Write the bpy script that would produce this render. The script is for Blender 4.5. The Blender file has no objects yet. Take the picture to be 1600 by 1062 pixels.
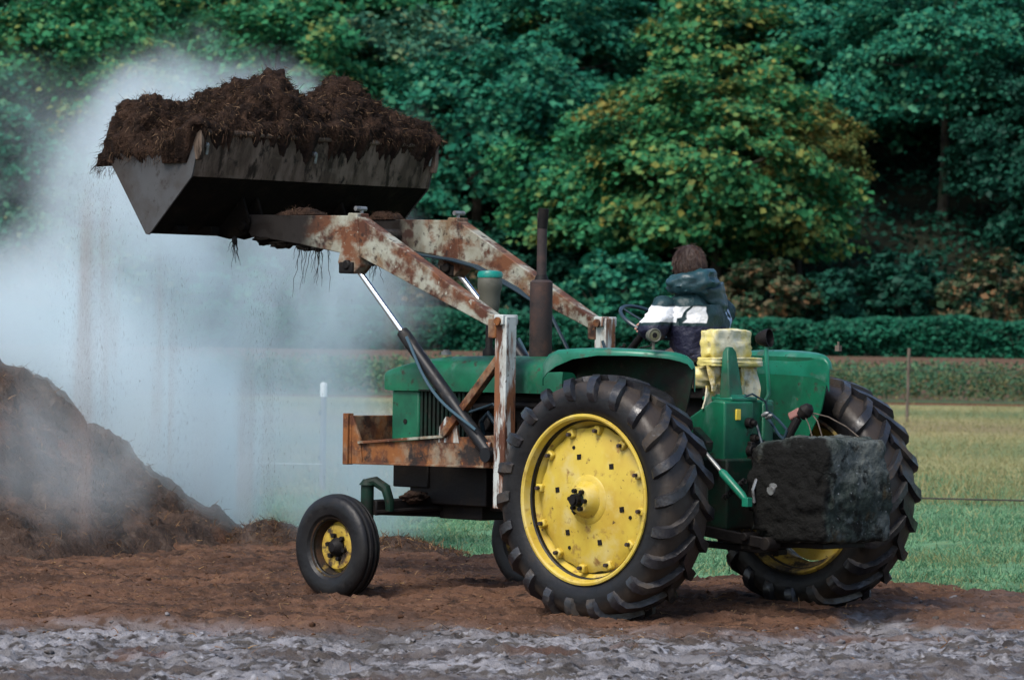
EXPOSURE = 1.30
SUN_EL, SUN_AZ, SUN_STR, SUN_ANG = 52.0, 215.0, 1.5, 25.0
SKY_STR = 0.09
STEAM_COL = (0.87, 0.965, 1.0)
STEAM_K = 0.80
STEAM = [((-3.0, 34.6, 0.8), (1.7, 2.3, 1.6), 1.1), ((-4.5, 34.3, 1.5), (1.6, 2.3, 1.5), 1.1), ((-1.65, 33.6, 2.2), (1.25, 2.0, 1.1), .60),
         ((-2.25, 31.7, 3.40), (1.7, 1.7, 1.1), .75), ((-1.6, 34, 0.7), (1.3, 2.2, 1.3), .55), ((-3.2, 33.0, 2.6), (1.0, 2.2, 1.8), .62), ((-3.6, 30.7, 0.8), (1.7, 1.0, .9), .26), ((-4.6, 35.0, 3.2), (1.6, 2.0, 1.3), .14)]
import bpy, bmesh, math, random
import numpy as np
from mathutils import Vector, Matrix, Euler
from math import sin, cos, pi, radians, sqrt
random.seed(7)
scene = bpy.context.scene
COL = scene.collection

# ------------------------------------------------------------------ camera
cam = bpy.data.cameras.new('camera')
cam_o = bpy.data.objects.new('camera', cam)
COL.objects.link(cam_o)
cam.sensor_width = 36.0
cam.lens = 36.0 * 6100.0 / 1600.0
cam.clip_start = 0.5
cam.clip_end = 2000
cam_o.location = (0, 0, 1.8)
cam_o.rotation_euler = (Matrix.Rotation(radians(90), 4, 'X') @ Matrix.Rotation(radians(0.8), 4, 'Z')).to_euler()
scene.camera = cam_o
cam.dof.use_dof = True
cam.dof.focus_distance = 26.5
cam.dof.aperture_fstop = 5.6

# ------------------------------------------------------------------ render and light
scene.render.engine = 'CYCLES'
cy = scene.cycles
cy.use_denoising = True
try:
    cy.denoiser = 'OPENIMAGEDENOISE'
except Exception:
    pass
cy.max_bounces = 8
cy.diffuse_bounces = 3
cy.glossy_bounces = 3
cy.transmission_bounces = 3
cy.volume_bounces = 4
cy.transparent_max_bounces = 6
cy.use_adaptive_sampling = True
cy.adaptive_threshold = 0.015
cy.volume_step_rate = 1.0
cy.volume_max_steps = 128
vs = scene.view_settings
vs.view_transform = 'Standard'
vs.look = 'None'
vs.gamma = 1
vs.exposure = EXPOSURE

w = bpy.data.worlds.new('World')
scene.world = w
w.use_nodes = True
nt = w.node_tree
for n in list(nt.nodes):
    nt.nodes.remove(n)
sky = nt.nodes.new('ShaderNodeTexSky')
sky.sky_type = 'NISHITA'
sky.sun_disc = False
sky.sun_elevation = radians(SUN_EL)
sky.sun_rotation = radians(SUN_AZ)
sky.air_density = 1.0
sky.dust_density = 2.0
sky.ozone_density = 1.0
bg = nt.nodes.new('ShaderNodeBackground')
bg.inputs['Strength'].default_value = SKY_STR
wo = nt.nodes.new('ShaderNodeOutputWorld')
nt.links.new(sky.outputs[0], bg.inputs[0])
nt.links.new(bg.outputs[0], wo.inputs[0])

sl = bpy.data.lights.new('sun', 'SUN')
sl.energy = SUN_STR
sl.angle = radians(SUN_ANG)
sl.color = (1.0, 0.95, 0.88)
so = bpy.data.objects.new('sun', sl)
COL.objects.link(so)
sd = Vector((sin(radians(SUN_AZ)) * cos(radians(SUN_EL)), cos(radians(SUN_AZ)) * cos(radians(SUN_EL)), sin(radians(SUN_EL))))
so.rotation_euler = sd.to_track_quat('Z', 'Y').to_euler()
so.location = sd * 60

# ------------------------------------------------------------------ materials
def mat(name, base, rough=0.6, metal=0.0, layers=(), bump=None, spec=0.4, space='Object', rough_var=0.0, coat=0.0):
    """layers: (colour, scale, lo, hi[, detail, (sx,sy,sz), roughness]) mixed over the base by a noise ramp"""
    m = bpy.data.materials.new(name)
    m.use_nodes = True
    t = m.node_tree
    N = t.nodes
    Lk = t.links.new
    p = N['Principled BSDF']
    p.inputs['Roughness'].default_value = rough
    p.inputs['Metallic'].default_value = metal
    p.inputs['Specular IOR Level'].default_value = spec
    if coat:
        p.inputs['Coat Weight'].default_value = coat
        p.inputs['Coat Roughness'].default_value = 0.25
    if space == 'World':
        src = N.new('ShaderNodeNewGeometry').outputs['Position']
    else:
        src = N.new('ShaderNodeTexCoord').outputs['Object']
    cur = None
    rcur = None
    for i, L in enumerate(layers):
        col, sc, lo, hi = L[:4]
        det = L[4] if len(L) > 4 else 6
        stretch = L[5] if len(L) > 5 else None
        r2 = L[6] if len(L) > 6 else None
        v = src
        mp = N.new('ShaderNodeMapping')
        mp.inputs['Location'].default_value = (i * 7.3 + 1.7, i * 3.1, i * 5.9)
        if stretch:
            mp.inputs['Scale'].default_value = stretch
        Lk(v, mp.inputs[0])
        nz = N.new('ShaderNodeTexNoise')
        nz.inputs['Scale'].default_value = sc
        nz.inputs['Detail'].default_value = det
        nz.inputs['Roughness'].default_value = 0.62
        Lk(mp.outputs[0], nz.inputs['Vector'])
        mr = N.new('ShaderNodeMapRange')
        mr.inputs[1].default_value = lo
        mr.inputs[2].default_value = hi
        Lk(nz.outputs['Fac'], mr.inputs[0])
        mx = N.new('ShaderNodeMix')
        mx.data_type = 'RGBA'
        Lk(mr.outputs[0], mx.inputs[0])
        if cur is None:
            mx.inputs[6].default_value = (*base, 1)
        else:
            Lk(cur, mx.inputs[6])
        mx.inputs[7].default_value = (*col, 1)
        cur = mx.outputs[2]
        if r2 is not None:
            mm = N.new('ShaderNodeMix')
            Lk(mr.outputs[0], mm.inputs[0])
            if rcur is None:
                mm.inputs[2].default_value = rough
            else:
                Lk(rcur, mm.inputs[2])
            mm.inputs[3].default_value = r2
            rcur = mm.outputs[0]
    if cur is None:
        p.inputs['Base Color'].default_value = (*base, 1)
    else:
        Lk(cur, p.inputs['Base Color'])
    if rcur is not None:
        Lk(rcur, p.inputs['Roughness'])
    if bump:
        prev = None
        for (sc, st, dist) in bump:
            nz = N.new('ShaderNodeTexNoise')
            nz.inputs['Scale'].default_value = sc
            nz.inputs['Detail'].default_value = 6
            Lk(src, nz.inputs['Vector'])
            b = N.new('ShaderNodeBump')
            b.inputs['Strength'].default_value = st
            b.inputs['Distance'].default_value = dist
            Lk(nz.outputs['Fac'], b.inputs['Height'])
            if prev:
                Lk(prev, b.inputs['Normal'])
            prev = b.outputs[0]
        Lk(prev, p.inputs['Normal'])
    return m

def leafmat(name, cols, weights=None, trans=0.25, rough=0.55, patch=None, spec=0.10):
    """leaf colours picked per leaf (random per island), optional (colour, scale, lo, hi) patches of turned leaves"""
    m = bpy.data.materials.new(name)
    m.use_nodes = True
    t = m.node_tree
    N = t.nodes
    Lk = t.links.new
    p = N['Principled BSDF']
    p.inputs['Roughness'].default_value = rough
    p.inputs['Specular IOR Level'].default_value = spec
    g = N.new('ShaderNodeNewGeometry')
    r = N.new('ShaderNodeValToRGB')
    r.color_ramp.interpolation = 'LINEAR'
    els = r.color_ramp.elements
    n = len(cols)
    while len(els) < n:
        els.new(0.5)
    pos = weights or [i / (n - 1) for i in range(n)]
    for e, c, q in zip(els, cols, pos):
        e.position = q
        e.color = (*c, 1)
    Lk(g.outputs['Random Per Island'], r.inputs[0])
    cur = r.outputs[0]
    if patch:
        col, sc, lo, hi = patch
        nz = N.new('ShaderNodeTexNoise')
        nz.inputs['Scale'].default_value = sc
        nz.inputs['Detail'].default_value = 3
        Lk(g.outputs['Position'], nz.inputs['Vector'])
        ad = N.new('ShaderNodeMath')
        ad.operation = 'MULTIPLY_ADD'
        Lk(g.outputs['Random Per Island'], ad.inputs[0])
        ad.inputs[1].default_value = 0.25
        Lk(nz.outputs['Fac'], ad.inputs[2])
        mr = N.new('ShaderNodeMapRange')
        mr.inputs[1].default_value = lo
        mr.inputs[2].default_value = hi
        Lk(ad.outputs[0], mr.inputs[0])
        mx = N.new('ShaderNodeMix')
        mx.data_type = 'RGBA'
        Lk(mr.outputs[0], mx.inputs[0])
        Lk(cur, mx.inputs[6])
        mx.inputs[7].default_value = (*col, 1)
        cur = mx.outputs[2]
    Lk(cur, p.inputs['Base Color'])
    tr = N.new('ShaderNodeBsdfTranslucent')
    Lk(cur, tr.inputs[0])
    ms = N.new('ShaderNodeMixShader')
    ms.inputs[0].default_value = trans
    Lk(p.outputs[0], ms.inputs[1])
    Lk(tr.outputs[0], ms.inputs[2])
    Lk(ms.outputs[0], N['Material Output'].inputs[0])
    return m

MUDC = (0.030, 0.022, 0.016)
M = {}
M['green'] = mat('green_paint', (0.005, 0.115, 0.055), 0.38, layers=[((0.003, 0.062, 0.032), 3, 0.40, 0.60, 10, None, .5), ((0.030, 0.120, 0.080), 9, .56, .72, 10, (1, 1, .5), .6), ((0.055, 0.050, 0.038), 4, 0.57, 0.80, 12, None, 0.85), ((0.020, 0.016, 0.011), 13, 0.60, 0.70, 12, None, 0.9), ((0.07, 0.05, 0.03), 45, .66, .72, 4, None, .9)], bump=[(60, 0.05, 0.002)])
M['green_bare'] = mat('weathered_green_paint', (0.012, 0.17, 0.105), 0.34, layers=[((0.005, 0.10, 0.055), 2.5, 0.40, 0.62, 10), ((0.11, 0.18, 0.15), 5, 0.54, 0.80, 12, (1, 1, 1), 0.6), ((0.05, 0.045, 0.032), 9, 0.58, 0.72, 12, None, 0.9), ((0.02, 0.016, 0.011), 30, .64, .71, 5, None, .9)], bump=[(40, 0.06, 0.002)])
M['green_dark'] = mat('grime_and_shade_green', (0.003, 0.024, 0.014), 0.6, spec=.2, layers=[((0.010, 0.009, 0.007), 5, 0.38, 0.6), ((0.03, 0.026, 0.02), 18, 0.58, 0.7)], bump=[(40, 0.2, 0.004)])
M['yellow'] = mat('yellow_paint', (0.50, 0.375, 0.050), 0.45, layers=[((0.42, 0.28, 0.035), 3.5, 0.42, 0.66, 10), ((0.50, 0.41, 0.15), 7, 0.50, 0.72, 10, None, 0.75), ((0.20, 0.11, 0.03), 11, 0.58, 0.70, 12, None, 0.9), ((0.06, 0.032, 0.015), 24, 0.63, 0.70, 8, None, 0.9)], bump=[(70, 0.08, 0.002)])
M['yellow_shaded'] = mat('shaded_yellow_paint', (0.34, 0.23, 0.035), 0.5, layers=[((0.07, 0.05, 0.025), 6, 0.42, 0.60, 12, None, .85), ((0.018, 0.014, 0.010), 9, 0.50, 0.60, 10, None, 0.9), ((0.12, 0.05, 0.02), 14, .58, .68, 8)], bump=[(40, 0.2, 0.004)])
M['rubber'] = mat('tyre_rubber', (0.0065, 0.0065, 0.0075), 0.45, layers=[((0.013, 0.012, 0.011), 5, 0.48, 0.72, 10, None, 0.65), ((0.026, 0.020, 0.016), 7, 0.60, 0.74, 12, None, 0.95), ((0.004, 0.004, 0.004), 18, 0.58, 0.7, 8)], bump=[(22, 0.35, 0.01), (70, .2, .004)], spec=0.3)
M['lug'] = mat('worn_tread_rubber', (0.013, 0.013, 0.016), 0.30, layers=[((0.007, 0.007, 0.007), 7, 0.46, 0.62, 10, None, .5), ((0.040, 0.030, 0.022), 4, 0.50, 0.62, 12, None, 0.95), ((0.030, 0.030, 0.033), 30, 0.62, 0.75, 6, None, .35)], bump=[(22, 0.5, 0.012), (80, .3, .004)], spec=0.55)
M['black'] = mat('grease_and_shade_black', (0.007, 0.006, 0.006), 0.6, spec=.18, layers=[((0.017, 0.013, 0.010), 8, 0.5, 0.72, 8, None, 0.85)], bump=[(30, 0.4, 0.006)])
M['exhaust'] = mat('rusty_exhaust_steel', (0.030, 0.021, 0.020), 0.75, layers=[((0.07, 0.035, 0.025), 7, 0.5, 0.75), ((0.015, 0.012, 0.012), 14, 0.55, 0.7)], bump=[(60, 0.25, 0.003)])
M['loader'] = mat('rusted_white_paint', (0.29, 0.30, 0.245), 0.5,
                  layers=[((0.20, 0.19, 0.14), 7, 0.44, 0.62, 10), ((0.15, 0.10, 0.055), 4.5, 0.50, 0.62, 12, None, 0.7), ((0.125, 0.046, 0.018), 3.1, 0.47, 0.57, 14, (1, 1, 1.5), 0.8),
                          ((0.065, 0.022, 0.010), 5.4, 0.50, 0.60, 12, None, 0.85), ((0.022, 0.011, 0.008), 11, 0.57, 0.66, 10, None, 0.9), ((0.30, 0.30, .25), 17, .63, .70, 8)], bump=[(30, 0.3, 0.004), (90, .25, .002)])
M['loader_rail'] = mat('heavily_rusted_paint', (0.20, 0.17, 0.12), 0.65,
                       layers=[((0.19, 0.068, 0.017), 3.0, 0.38, 0.52, 12, (1, 1, .6), 0.85), ((0.075, 0.025, 0.010), 7, 0.45, 0.58, 12), ((0.014, 0.009, 0.007), 5, 0.50, 0.60, 10), ((0.24, 0.10, 0.03), 24, 0.60, 0.70, 8)], bump=[(30, 0.4, 0.005)])
M['loader_post'] = mat('chipped_white_paint', (0.42, 0.45, 0.43), 0.45,
                       layers=[((0.27, 0.265, 0.23), 6, 0.46, 0.66, 10), ((0.17, 0.066, 0.027), 5.0, 0.47, 0.54, 14, (2.2, 2.2, .30), 0.8), ((0.075, 0.027, 0.013), 6, 0.545, 0.60, 12, (2.2, 2.2, .45), 0.85), ((0.06, 0.035, 0.022), 26, 0.62, 0.68, 8)], bump=[(30, 0.25, 0.003)])
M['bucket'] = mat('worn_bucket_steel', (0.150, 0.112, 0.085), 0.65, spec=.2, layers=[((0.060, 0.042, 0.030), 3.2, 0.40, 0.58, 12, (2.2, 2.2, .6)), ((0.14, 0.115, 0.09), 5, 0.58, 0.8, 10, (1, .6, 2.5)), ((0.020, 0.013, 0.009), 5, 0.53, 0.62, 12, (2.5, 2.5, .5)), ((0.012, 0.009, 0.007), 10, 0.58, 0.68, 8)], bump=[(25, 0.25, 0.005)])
M['bucket_side'] = mat('polished_bucket_steel', (0.062, 0.064, 0.066), 0.55, 0.2, layers=[((0.040, 0.034, 0.030), 3, 0.42, 0.62, 10), ((0.020, 0.014, 0.011), 7, 0.55, 0.70, 10, None, 0.9)], bump=[(25, 0.15, 0.003)])
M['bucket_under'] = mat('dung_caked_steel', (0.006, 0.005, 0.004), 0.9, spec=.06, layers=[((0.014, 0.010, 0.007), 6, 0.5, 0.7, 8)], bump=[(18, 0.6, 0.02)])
M['chrome'] = mat('chromed_rod', (0.75, 0.76, 0.78), 0.16, 1.0)
M['barrel'] = mat('black_cylinder_paint', (0.008, 0.009, 0.011), 0.42, spec=.25, layers=[((0.03, 0.026, 0.022), 8, 0.55, 0.75, 8, None, 0.8)])
M['hose'] = mat('blue_black_hose', (0.014, 0.030, 0.042), 0.35)
M['cap'] = mat('teal_cap_paint', (0.006, 0.20, 0.16), 0.35, layers=[((0.01, 0.10, 0.08), 12, 0.5, 0.7)])
M['bowl'] = mat('dusty_precleaner_bowl', (0.085, 0.085, 0.066), 0.6, layers=[((0.04, 0.04, 0.03), 9, 0.5, 0.7)])
M['vinyl'] = mat('yellow_seat_vinyl', (0.56, 0.48, 0.15), 0.42, layers=[((0.62, 0.59, 0.42), 7, 0.42, 0.60, 6, None, 0.35), ((0.22, 0.16, 0.07), 14, 0.62, 0.74, 8)], bump=[(16, 0.5, 0.02)])
M['plastic'] = mat('dirty_plastic_wrap', (0.50, 0.47, 0.34), 0.35, layers=[((0.45, 0.34, 0.08), 6, 0.48, 0.6), ((0.10, 0.08, 0.05), 11, 0.56, 0.7, 8)], bump=[(14, 0.7, 0.03)])
M['concrete'] = mat('mossy_concrete', (0.072, 0.082, 0.077), 0.85, layers=[((0.022, 0.030, 0.026), 4, 0.42, 0.56, 12), ((0.130, 0.145, 0.140), 5, 0.56, 0.74, 12), ((0.040, 0.030, 0.016), 5, 0.55, 0.66, 10), ((0.009, 0.010, 0.009), 9, 0.52, 0.62, 12), ((.24,.25,.25), 38, .63, .72, 5)], bump=[(14, 0.9, 0.035), (60, 0.6, 0.010)], spec=.10)
M['amber'] = mat('yellow_reflector', (0.70, 0.52, 0.06), 0.3)
M['lens'] = mat('olive_lamp_lens', (0.10, 0.10, 0.055), 0.3)
M['red'] = mat('worn_red_plastic', (0.20, 0.09, 0.075), 0.6)
M['grey_metal'] = mat('dull_grey_metal', (0.22, 0.23, 0.23), 0.45, 0.5, layers=[((0.06, 0.05, 0.045), 20, 0.5, 0.7)])
M['skin'] = mat('skin', (0.50, 0.27, 0.20), 0.5, layers=[((0.44, 0.20, 0.15), 25, 0.5, 0.8)])
M['hair'] = mat('brown_hair', (0.032, 0.017, 0.012), 0.5, layers=[((0.075, 0.040, 0.026), 22, 0.45, 0.7, 4, (1, 1, .25))], bump=[(70, 0.8, 0.01)])
M['jacket'] = mat('dark_green_nylon', (0.006, 0.028, 0.030), 0.38, layers=[((0.010, 0.040, 0.045), 6, 0.5, 0.7)], bump=[(18, 0.5, 0.02), (45, 0.2, 0.006)], spec=0.6)
M['hood_cloth'] = mat('teal_nylon', (0.006, 0.036, 0.044), 0.42, layers=[((0.010, 0.055, 0.066), 8, 0.5, 0.7)], bump=[(20, 0.4, 0.02)], spec=0.6)
M['navy'] = mat('navy_nylon', (0.012, 0.013, 0.045), 0.45, layers=[((0.02, 0.018, 0.07), 7, 0.5, 0.7)], bump=[(18, 0.5, 0.02)])
M['white_cloth'] = mat('white_nylon', (0.80, 0.81, 0.82), 0.5, layers=[((0.62, 0.62, 0.62), 12, 0.55, 0.75)], bump=[(18, 0.5, 0.02)])
M['piping'] = mat('pale_blue_piping', (0.42, 0.52, 0.68), 0.5)
M['eye'] = mat('eye', (0.6, 0.58, 0.55), 0.2)
M['denim'] = mat('dark_denim', (0.010, 0.014, 0.03), 0.8)
M['boot'] = mat('black_rubber_boot', (0.012, 0.012, 0.012), 0.4)
M['compost'] = mat('dark_compost', (0.032, 0.018, 0.012), 0.95, layers=[((0.012, 0.007, 0.005), 6, 0.42, 0.56, 12), ((0.070, 0.040, 0.025), 14, 0.57, 0.72, 12), ((0.15, 0.095, 0.055), 60, 0.68, 0.78, 4)], bump=[(22, 0.8, 0.04), (80, 0.8, 0.015)], spec=0.15)
M['fibre'] = leafmat('compost_fibres', [(0.006, 0.004, 0.003), (0.024, 0.014, 0.009), (0.050, 0.028, 0.017), (0.20, 0.13, 0.075)], [0, 0.40, 0.82, 1.0], trans=0.0, rough=0.9)
M['straw'] = leafmat('straw_bits', [(0.05, 0.025, 0.012), (0.12, 0.06, 0.03), (0.28, 0.18, 0.09)], [0, .7, 1], trans=0.0, rough=0.8)
M['dung_fleck'] = leafmat('falling_flecks', [(0.04, 0.028, 0.022), (0.09, 0.06, 0.045)], trans=0, rough=0.9)
M['root'] = mat('dark_roots', (0.008, 0.007, 0.006), 0.9)
M['pile'] = mat('compost_heap', (0.062, 0.040, 0.030), 0.95, layers=[((0.030, 0.019, 0.014), 2.2, 0.42, 0.6, 10), ((0.11, 0.078, 0.058), 5, 0.56, 0.75, 10), ((0.09, 0.040, 0.022), 1.2, 0.55, 0.7, 8), ((0.19, 0.13, 0.085), 50, 0.66, 0.78, 4)], bump=[(12, 0.8, 0.06), (60, 0.8, 0.015)], spec=0.15)
M['wood'] = mat('weathered_wood', (0.12, 0.095, 0.075), 0.9, layers=[((0.05, 0.04, 0.03), 6, 0.45, 0.65, 8, (3, 3, .4))], bump=[(30, 0.4, 0.01)])
M['steel_post'] = mat('painted_steel_post', (0.16, 0.15, 0.15), 0.7)
M['white_tip'] = mat('white_post_tip', (0.75, 0.76, 0.76), 0.5)
M['wire'] = mat('fence_wire', (0.06, 0.05, 0.045), 0.6, 0.4)
M['white_wire'] = mat('white_poly_wire', (0.7, 0.72, 0.72), 0.6)
def muddy_tread(mt, r0, r1, col):
    """mud packed between the lugs"""
    t = mt.node_tree; N = t.nodes; Lk = t.links.new
    p = N['Principled BSDF']; src = p.inputs['Base Color'].links[0].from_socket
    tc = N.new('ShaderNodeTexCoord'); ml = N.new('ShaderNodeVectorMath'); ml.operation = 'MULTIPLY'; Lk(tc.outputs['Object'], ml.inputs[0]); ml.inputs[1].default_value = (1, 0, 1)
    ln = N.new('ShaderNodeVectorMath'); ln.operation = 'LENGTH'; Lk(ml.outputs[0], ln.inputs[0])
    nz = N.new('ShaderNodeTexNoise'); nz.inputs['Scale'].default_value = 9; nz.inputs['Detail'].default_value = 10; Lk(tc.outputs['Object'], nz.inputs['Vector'])
    a = N.new('ShaderNodeMath'); a.operation = 'MULTIPLY_ADD'; Lk(nz.outputs['Fac'], a.inputs[0]); a.inputs[1].default_value = .16; Lk(ln.outputs['Value'], a.inputs[2])
    mr = N.new('ShaderNodeMapRange'); mr.inputs[1].default_value = r0 + .08; mr.inputs[2].default_value = r1 + .08; mr.inputs[4].default_value = .8; Lk(a.outputs[0], mr.inputs[0])
    mx = N.new('ShaderNodeMix'); mx.data_type = 'RGBA'; Lk(mr.outputs[0], mx.inputs[0]); Lk(src, mx.inputs[6]); mx.inputs[7].default_value = (*col, 1)
    Lk(mx.outputs[2], p.inputs['Base Color'])
muddy_tread(M['rubber'], .66, .74, (.042, .031, .023))
M['bark'] = mat('mossy_bark', (0.045, 0.040, 0.030), 0.9, layers=[((0.018, 0.016, 0.013), 3, 0.4, 0.6), ((0.03, 0.05, 0.02), 1.5, 0.5, 0.7)], bump=[(8, 0.5, 0.05)], space='World')

# ------------------------------------------------------------------ mesh helpers
class MB:
    def __init__(self):
        self.v = []
        self.f = []
        self.mi = []
    def add(self, verts, faces, mi=0):
        o = len(self.v)
        self.v += [tuple(q) for q in verts]
        self.f += [tuple(i + o for i in fc) for fc in faces]
        self.mi += [mi] * len(faces)
        return self
    def box(self, c, s, R=None, taper=None, mi=0):
        vs = []
        for z in (-.5, .5):
            for (x, y) in ((-.5, -.5), (.5, -.5), (.5, .5), (-.5, .5)):
                k = taper if (taper and z > 0) else (1, 1)
                p = Vector((x * s[0] * k[0], y * s[1] * k[1], z * s[2]))
                if R is not None:
                    p = R @ p
                vs.append(p + Vector(c))
        return self.add(vs, [(3, 2, 1, 0), (4, 5, 6, 7), (0, 1, 5, 4), (1, 2, 6, 5), (2, 3, 7, 6), (3, 0, 4, 7)], mi)
    def beam(self, p0, p1, wd, ht, up=(0, 0, 1), mi=0, w1=None, h1=None):
        p0 = Vector(p0); p1 = Vector(p1)
        d = (p1 - p0).normalized()
        s = d.cross(Vector(up)).normalized()
        u = s.cross(d).normalized()
        vs = []
        for p, a, b in ((p0, wd, ht), (p1, w1 or wd, h1 or ht)):
            for (i, j) in ((-.5, -.5), (.5, -.5), (.5, .5), (-.5, .5)):
                vs.append(p + s * (i * a) + u * (j * b))
        return self.add(vs, [(0, 1, 2, 3), (7, 6, 5, 4), (1, 0, 4, 5), (2, 1, 5, 6), (3, 2, 6, 7), (0, 3, 7, 4)], mi)
    def tube(self, pts, r, n=10, mi=0, caps=True):
        pts = [Vector(p) for p in pts]
        m = len(pts)
        rs = r if isinstance(r, (list, tuple)) else [r] * m
        tang = [((pts[min(i + 1, m - 1)] - pts[max(i - 1, 0)])).normalized() for i in range(m)]
        a = tang[0].orthogonal().normalized()
        vs = []
        for i in range(m):
            a = (a - tang[i] * a.dot(tang[i])).normalized()
            b = tang[i].cross(a)
            for k in range(n):
                t = 2 * pi * k / n
                vs.append(pts[i] + (a * cos(t) + b * sin(t)) * rs[i])
        fs = []
        for i in range(m - 1):
            for k in range(n):
                k2 = (k + 1) % n
                fs.append((i * n + k, i * n + k2, (i + 1) * n + k2, (i + 1) * n + k))
        if caps:
            fs.append(tuple(range(n - 1, -1, -1)))
            fs.append(tuple((m - 1) * n + k for k in range(n)))
        return self.add(vs, fs, mi)
    def cyl(self, p0, p1, r0, r1=None, n=20, mi=0):
        return self.tube([p0, p1], [r0, r0 if r1 is None else r1], n, mi)
    def lathe(self, prof, c, ax, n=48, mi=0, closed=False, jitter=0):
        """prof: (offset along axis, radius)"""
        c = Vector(c); ax = Vector(ax).normalized()
        a = ax.orthogonal().normalized(); b = ax.cross(a)
        m = len(prof)
        vs = []
        for (h, r) in prof:
            for k in range(n):
                t = 2 * pi * k / n
                vs.append(c + ax * h + (a * cos(t) + b * sin(t)) * r)
        fs = []
        for i in range(m if closed else m - 1):
            i2 = (i + 1) % m
            for k in range(n):
                k2 = (k + 1) % n
                fs.append((i * n + k, i * n + k2, i2 * n + k2, i2 * n + k))
        if not closed:
            if prof[0][1] > 1e-4:
                fs.append(tuple(range(n - 1, -1, -1)))
            if prof[-1][1] > 1e-4:
                fs.append(tuple((m - 1) * n + k for k in range(n)))
        return self.add(vs, fs, mi)
    def prism(self, poly, y0, y1, mi=0):
        """polygon of (x,z) pushed out along y"""
        n = len(poly)
        area = sum(poly[i][0] * poly[(i + 1) % n][1] - poly[(i + 1) % n][0] * poly[i][1] for i in range(n))
        if area < 0:
            poly = poly[::-1]
        a, b = min(y0, y1), max(y0, y1)
        vs = [(x, a, z) for x, z in poly] + [(x, b, z) for x, z in poly]
        fs = [tuple(range(n)), tuple(range(2 * n - 1, n - 1, -1))]
        for i in range(n):
            j = (i + 1) % n
            fs.append((j, i, i + n, j + n))
        return self.add(vs, fs, mi)
    def loft(self, rings, caps=True, mi=0, closed=True):
        n = len(rings[0])
        vs = [p for r in rings for p in r]
        fs = []
        for i in range(len(rings) - 1):
            for k in range(n if closed else n - 1):
                k2 = (k + 1) % n
                fs.append((i * n + k, i * n + k2, (i + 1) * n + k2, (i + 1) * n + k))
        if caps and closed:
            fs.append(tuple(range(n - 1, -1, -1)))
            fs.append(tuple((len(rings) - 1) * n + k for k in range(n)))
        return self.add(vs, fs, mi)
    def build(self, name, material, parent=None, smooth=35, bevel=0, seg=2, fix=True):
        me = bpy.data.meshes.new(name)
        me.from_pydata([tuple(q) for q in self.v], [], self.f)
        mats = material if isinstance(material, (list, tuple)) else [material]
        for q in mats:
            me.materials.append(q)
        if len(mats) > 1:
            me.polygons.foreach_set('material_index', self.mi)
        if fix:
            bm = bmesh.new(); bm.from_mesh(me)
            bmesh.ops.recalc_face_normals(bm, faces=bm.faces)
            bm.to_mesh(me); bm.free()
        if smooth:
            me.polygons.foreach_set('use_smooth', [True] * len(me.polygons))
            me.set_sharp_from_angle(angle=radians(smooth))
        o = bpy.data.objects.new(name, me)
        COL.objects.link(o)
        if parent:
            o.parent = parent
        if bevel:
            b = o.modifiers.new('bevel', 'BEVEL')
            b.width = bevel; b.segments = seg; b.limit_method = 'ANGLE'; b.angle_limit = radians(35)
            b.harden_normals = False
        return o

def tag(o, label=None, cat=None, group=None, kind=None):
    if label: o['label'] = label
    if cat: o['category'] = cat
    if group: o['group'] = group
    if kind: o['kind'] = kind
    return o

def empty(name, loc, rz=0.0):
    o = bpy.data.objects.new(name, None)
    COL.objects.link(o)
    o.empty_display_size = 0.3
    o.location = loc
    o.rotation_euler = (0, 0, rz)
    return o

def npmesh(name, verts, faces, material, parent=None, smooth=False):
    """fast mesh from numpy arrays; faces is (n,k)"""
    me = bpy.data.meshes.new(name)
    nv, nf, k = len(verts), len(faces), faces.shape[1]
    me.vertices.add(nv)
    me.vertices.foreach_set('co', np.ascontiguousarray(verts, dtype=np.float32).ravel())
    me.loops.add(nf * k)
    me.loops.foreach_set('vertex_index', np.ascontiguousarray(faces, dtype=np.int32).ravel())
    me.polygons.add(nf)
    me.polygons.foreach_set('loop_start', np.arange(0, nf * k, k, dtype=np.int32))
    me.update(calc_edges=True)
    me.validate()
    if smooth:
        me.polygons.foreach_set('use_smooth', np.ones(nf, dtype=bool))
    if material:
        me.materials.append(material)
    o = bpy.data.objects.new(name, me)
    COL.objects.link(o)
    if parent:
        o.parent = parent
    return o

# value noise in numpy
def _hash(ix, iy, iz, seed):
    h = (ix * 374761393 + iy * 668265263 + iz * 2147483647 + seed * 974634777) & 0xFFFFFFFF
    h = ((h ^ (h >> 13)) * 1274126177) & 0xFFFFFFFF
    h = h ^ (h >> 16)
    return (h & 0xFFFFFF) / float(0xFFFFFF)
def vnoise(P, seed=0):
    P = np.asarray(P, dtype=np.float64)
    i = np.floor(P).astype(np.int64)
    f = P - i
    u = f * f * f * (f * (f * 6 - 15) + 10)
    out = 0
    for dx in (0, 1):
        for dy in (0, 1):
            for dz in (0, 1):
                wgt = (u[:, 0] if dx else 1 - u[:, 0]) * (u[:, 1] if dy else 1 - u[:, 1]) * (u[:, 2] if dz else 1 - u[:, 2])
                out = out + wgt * _hash(i[:, 0] + dx, i[:, 1] + dy, i[:, 2] + dz, seed)
    return out * 2 - 1
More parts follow.
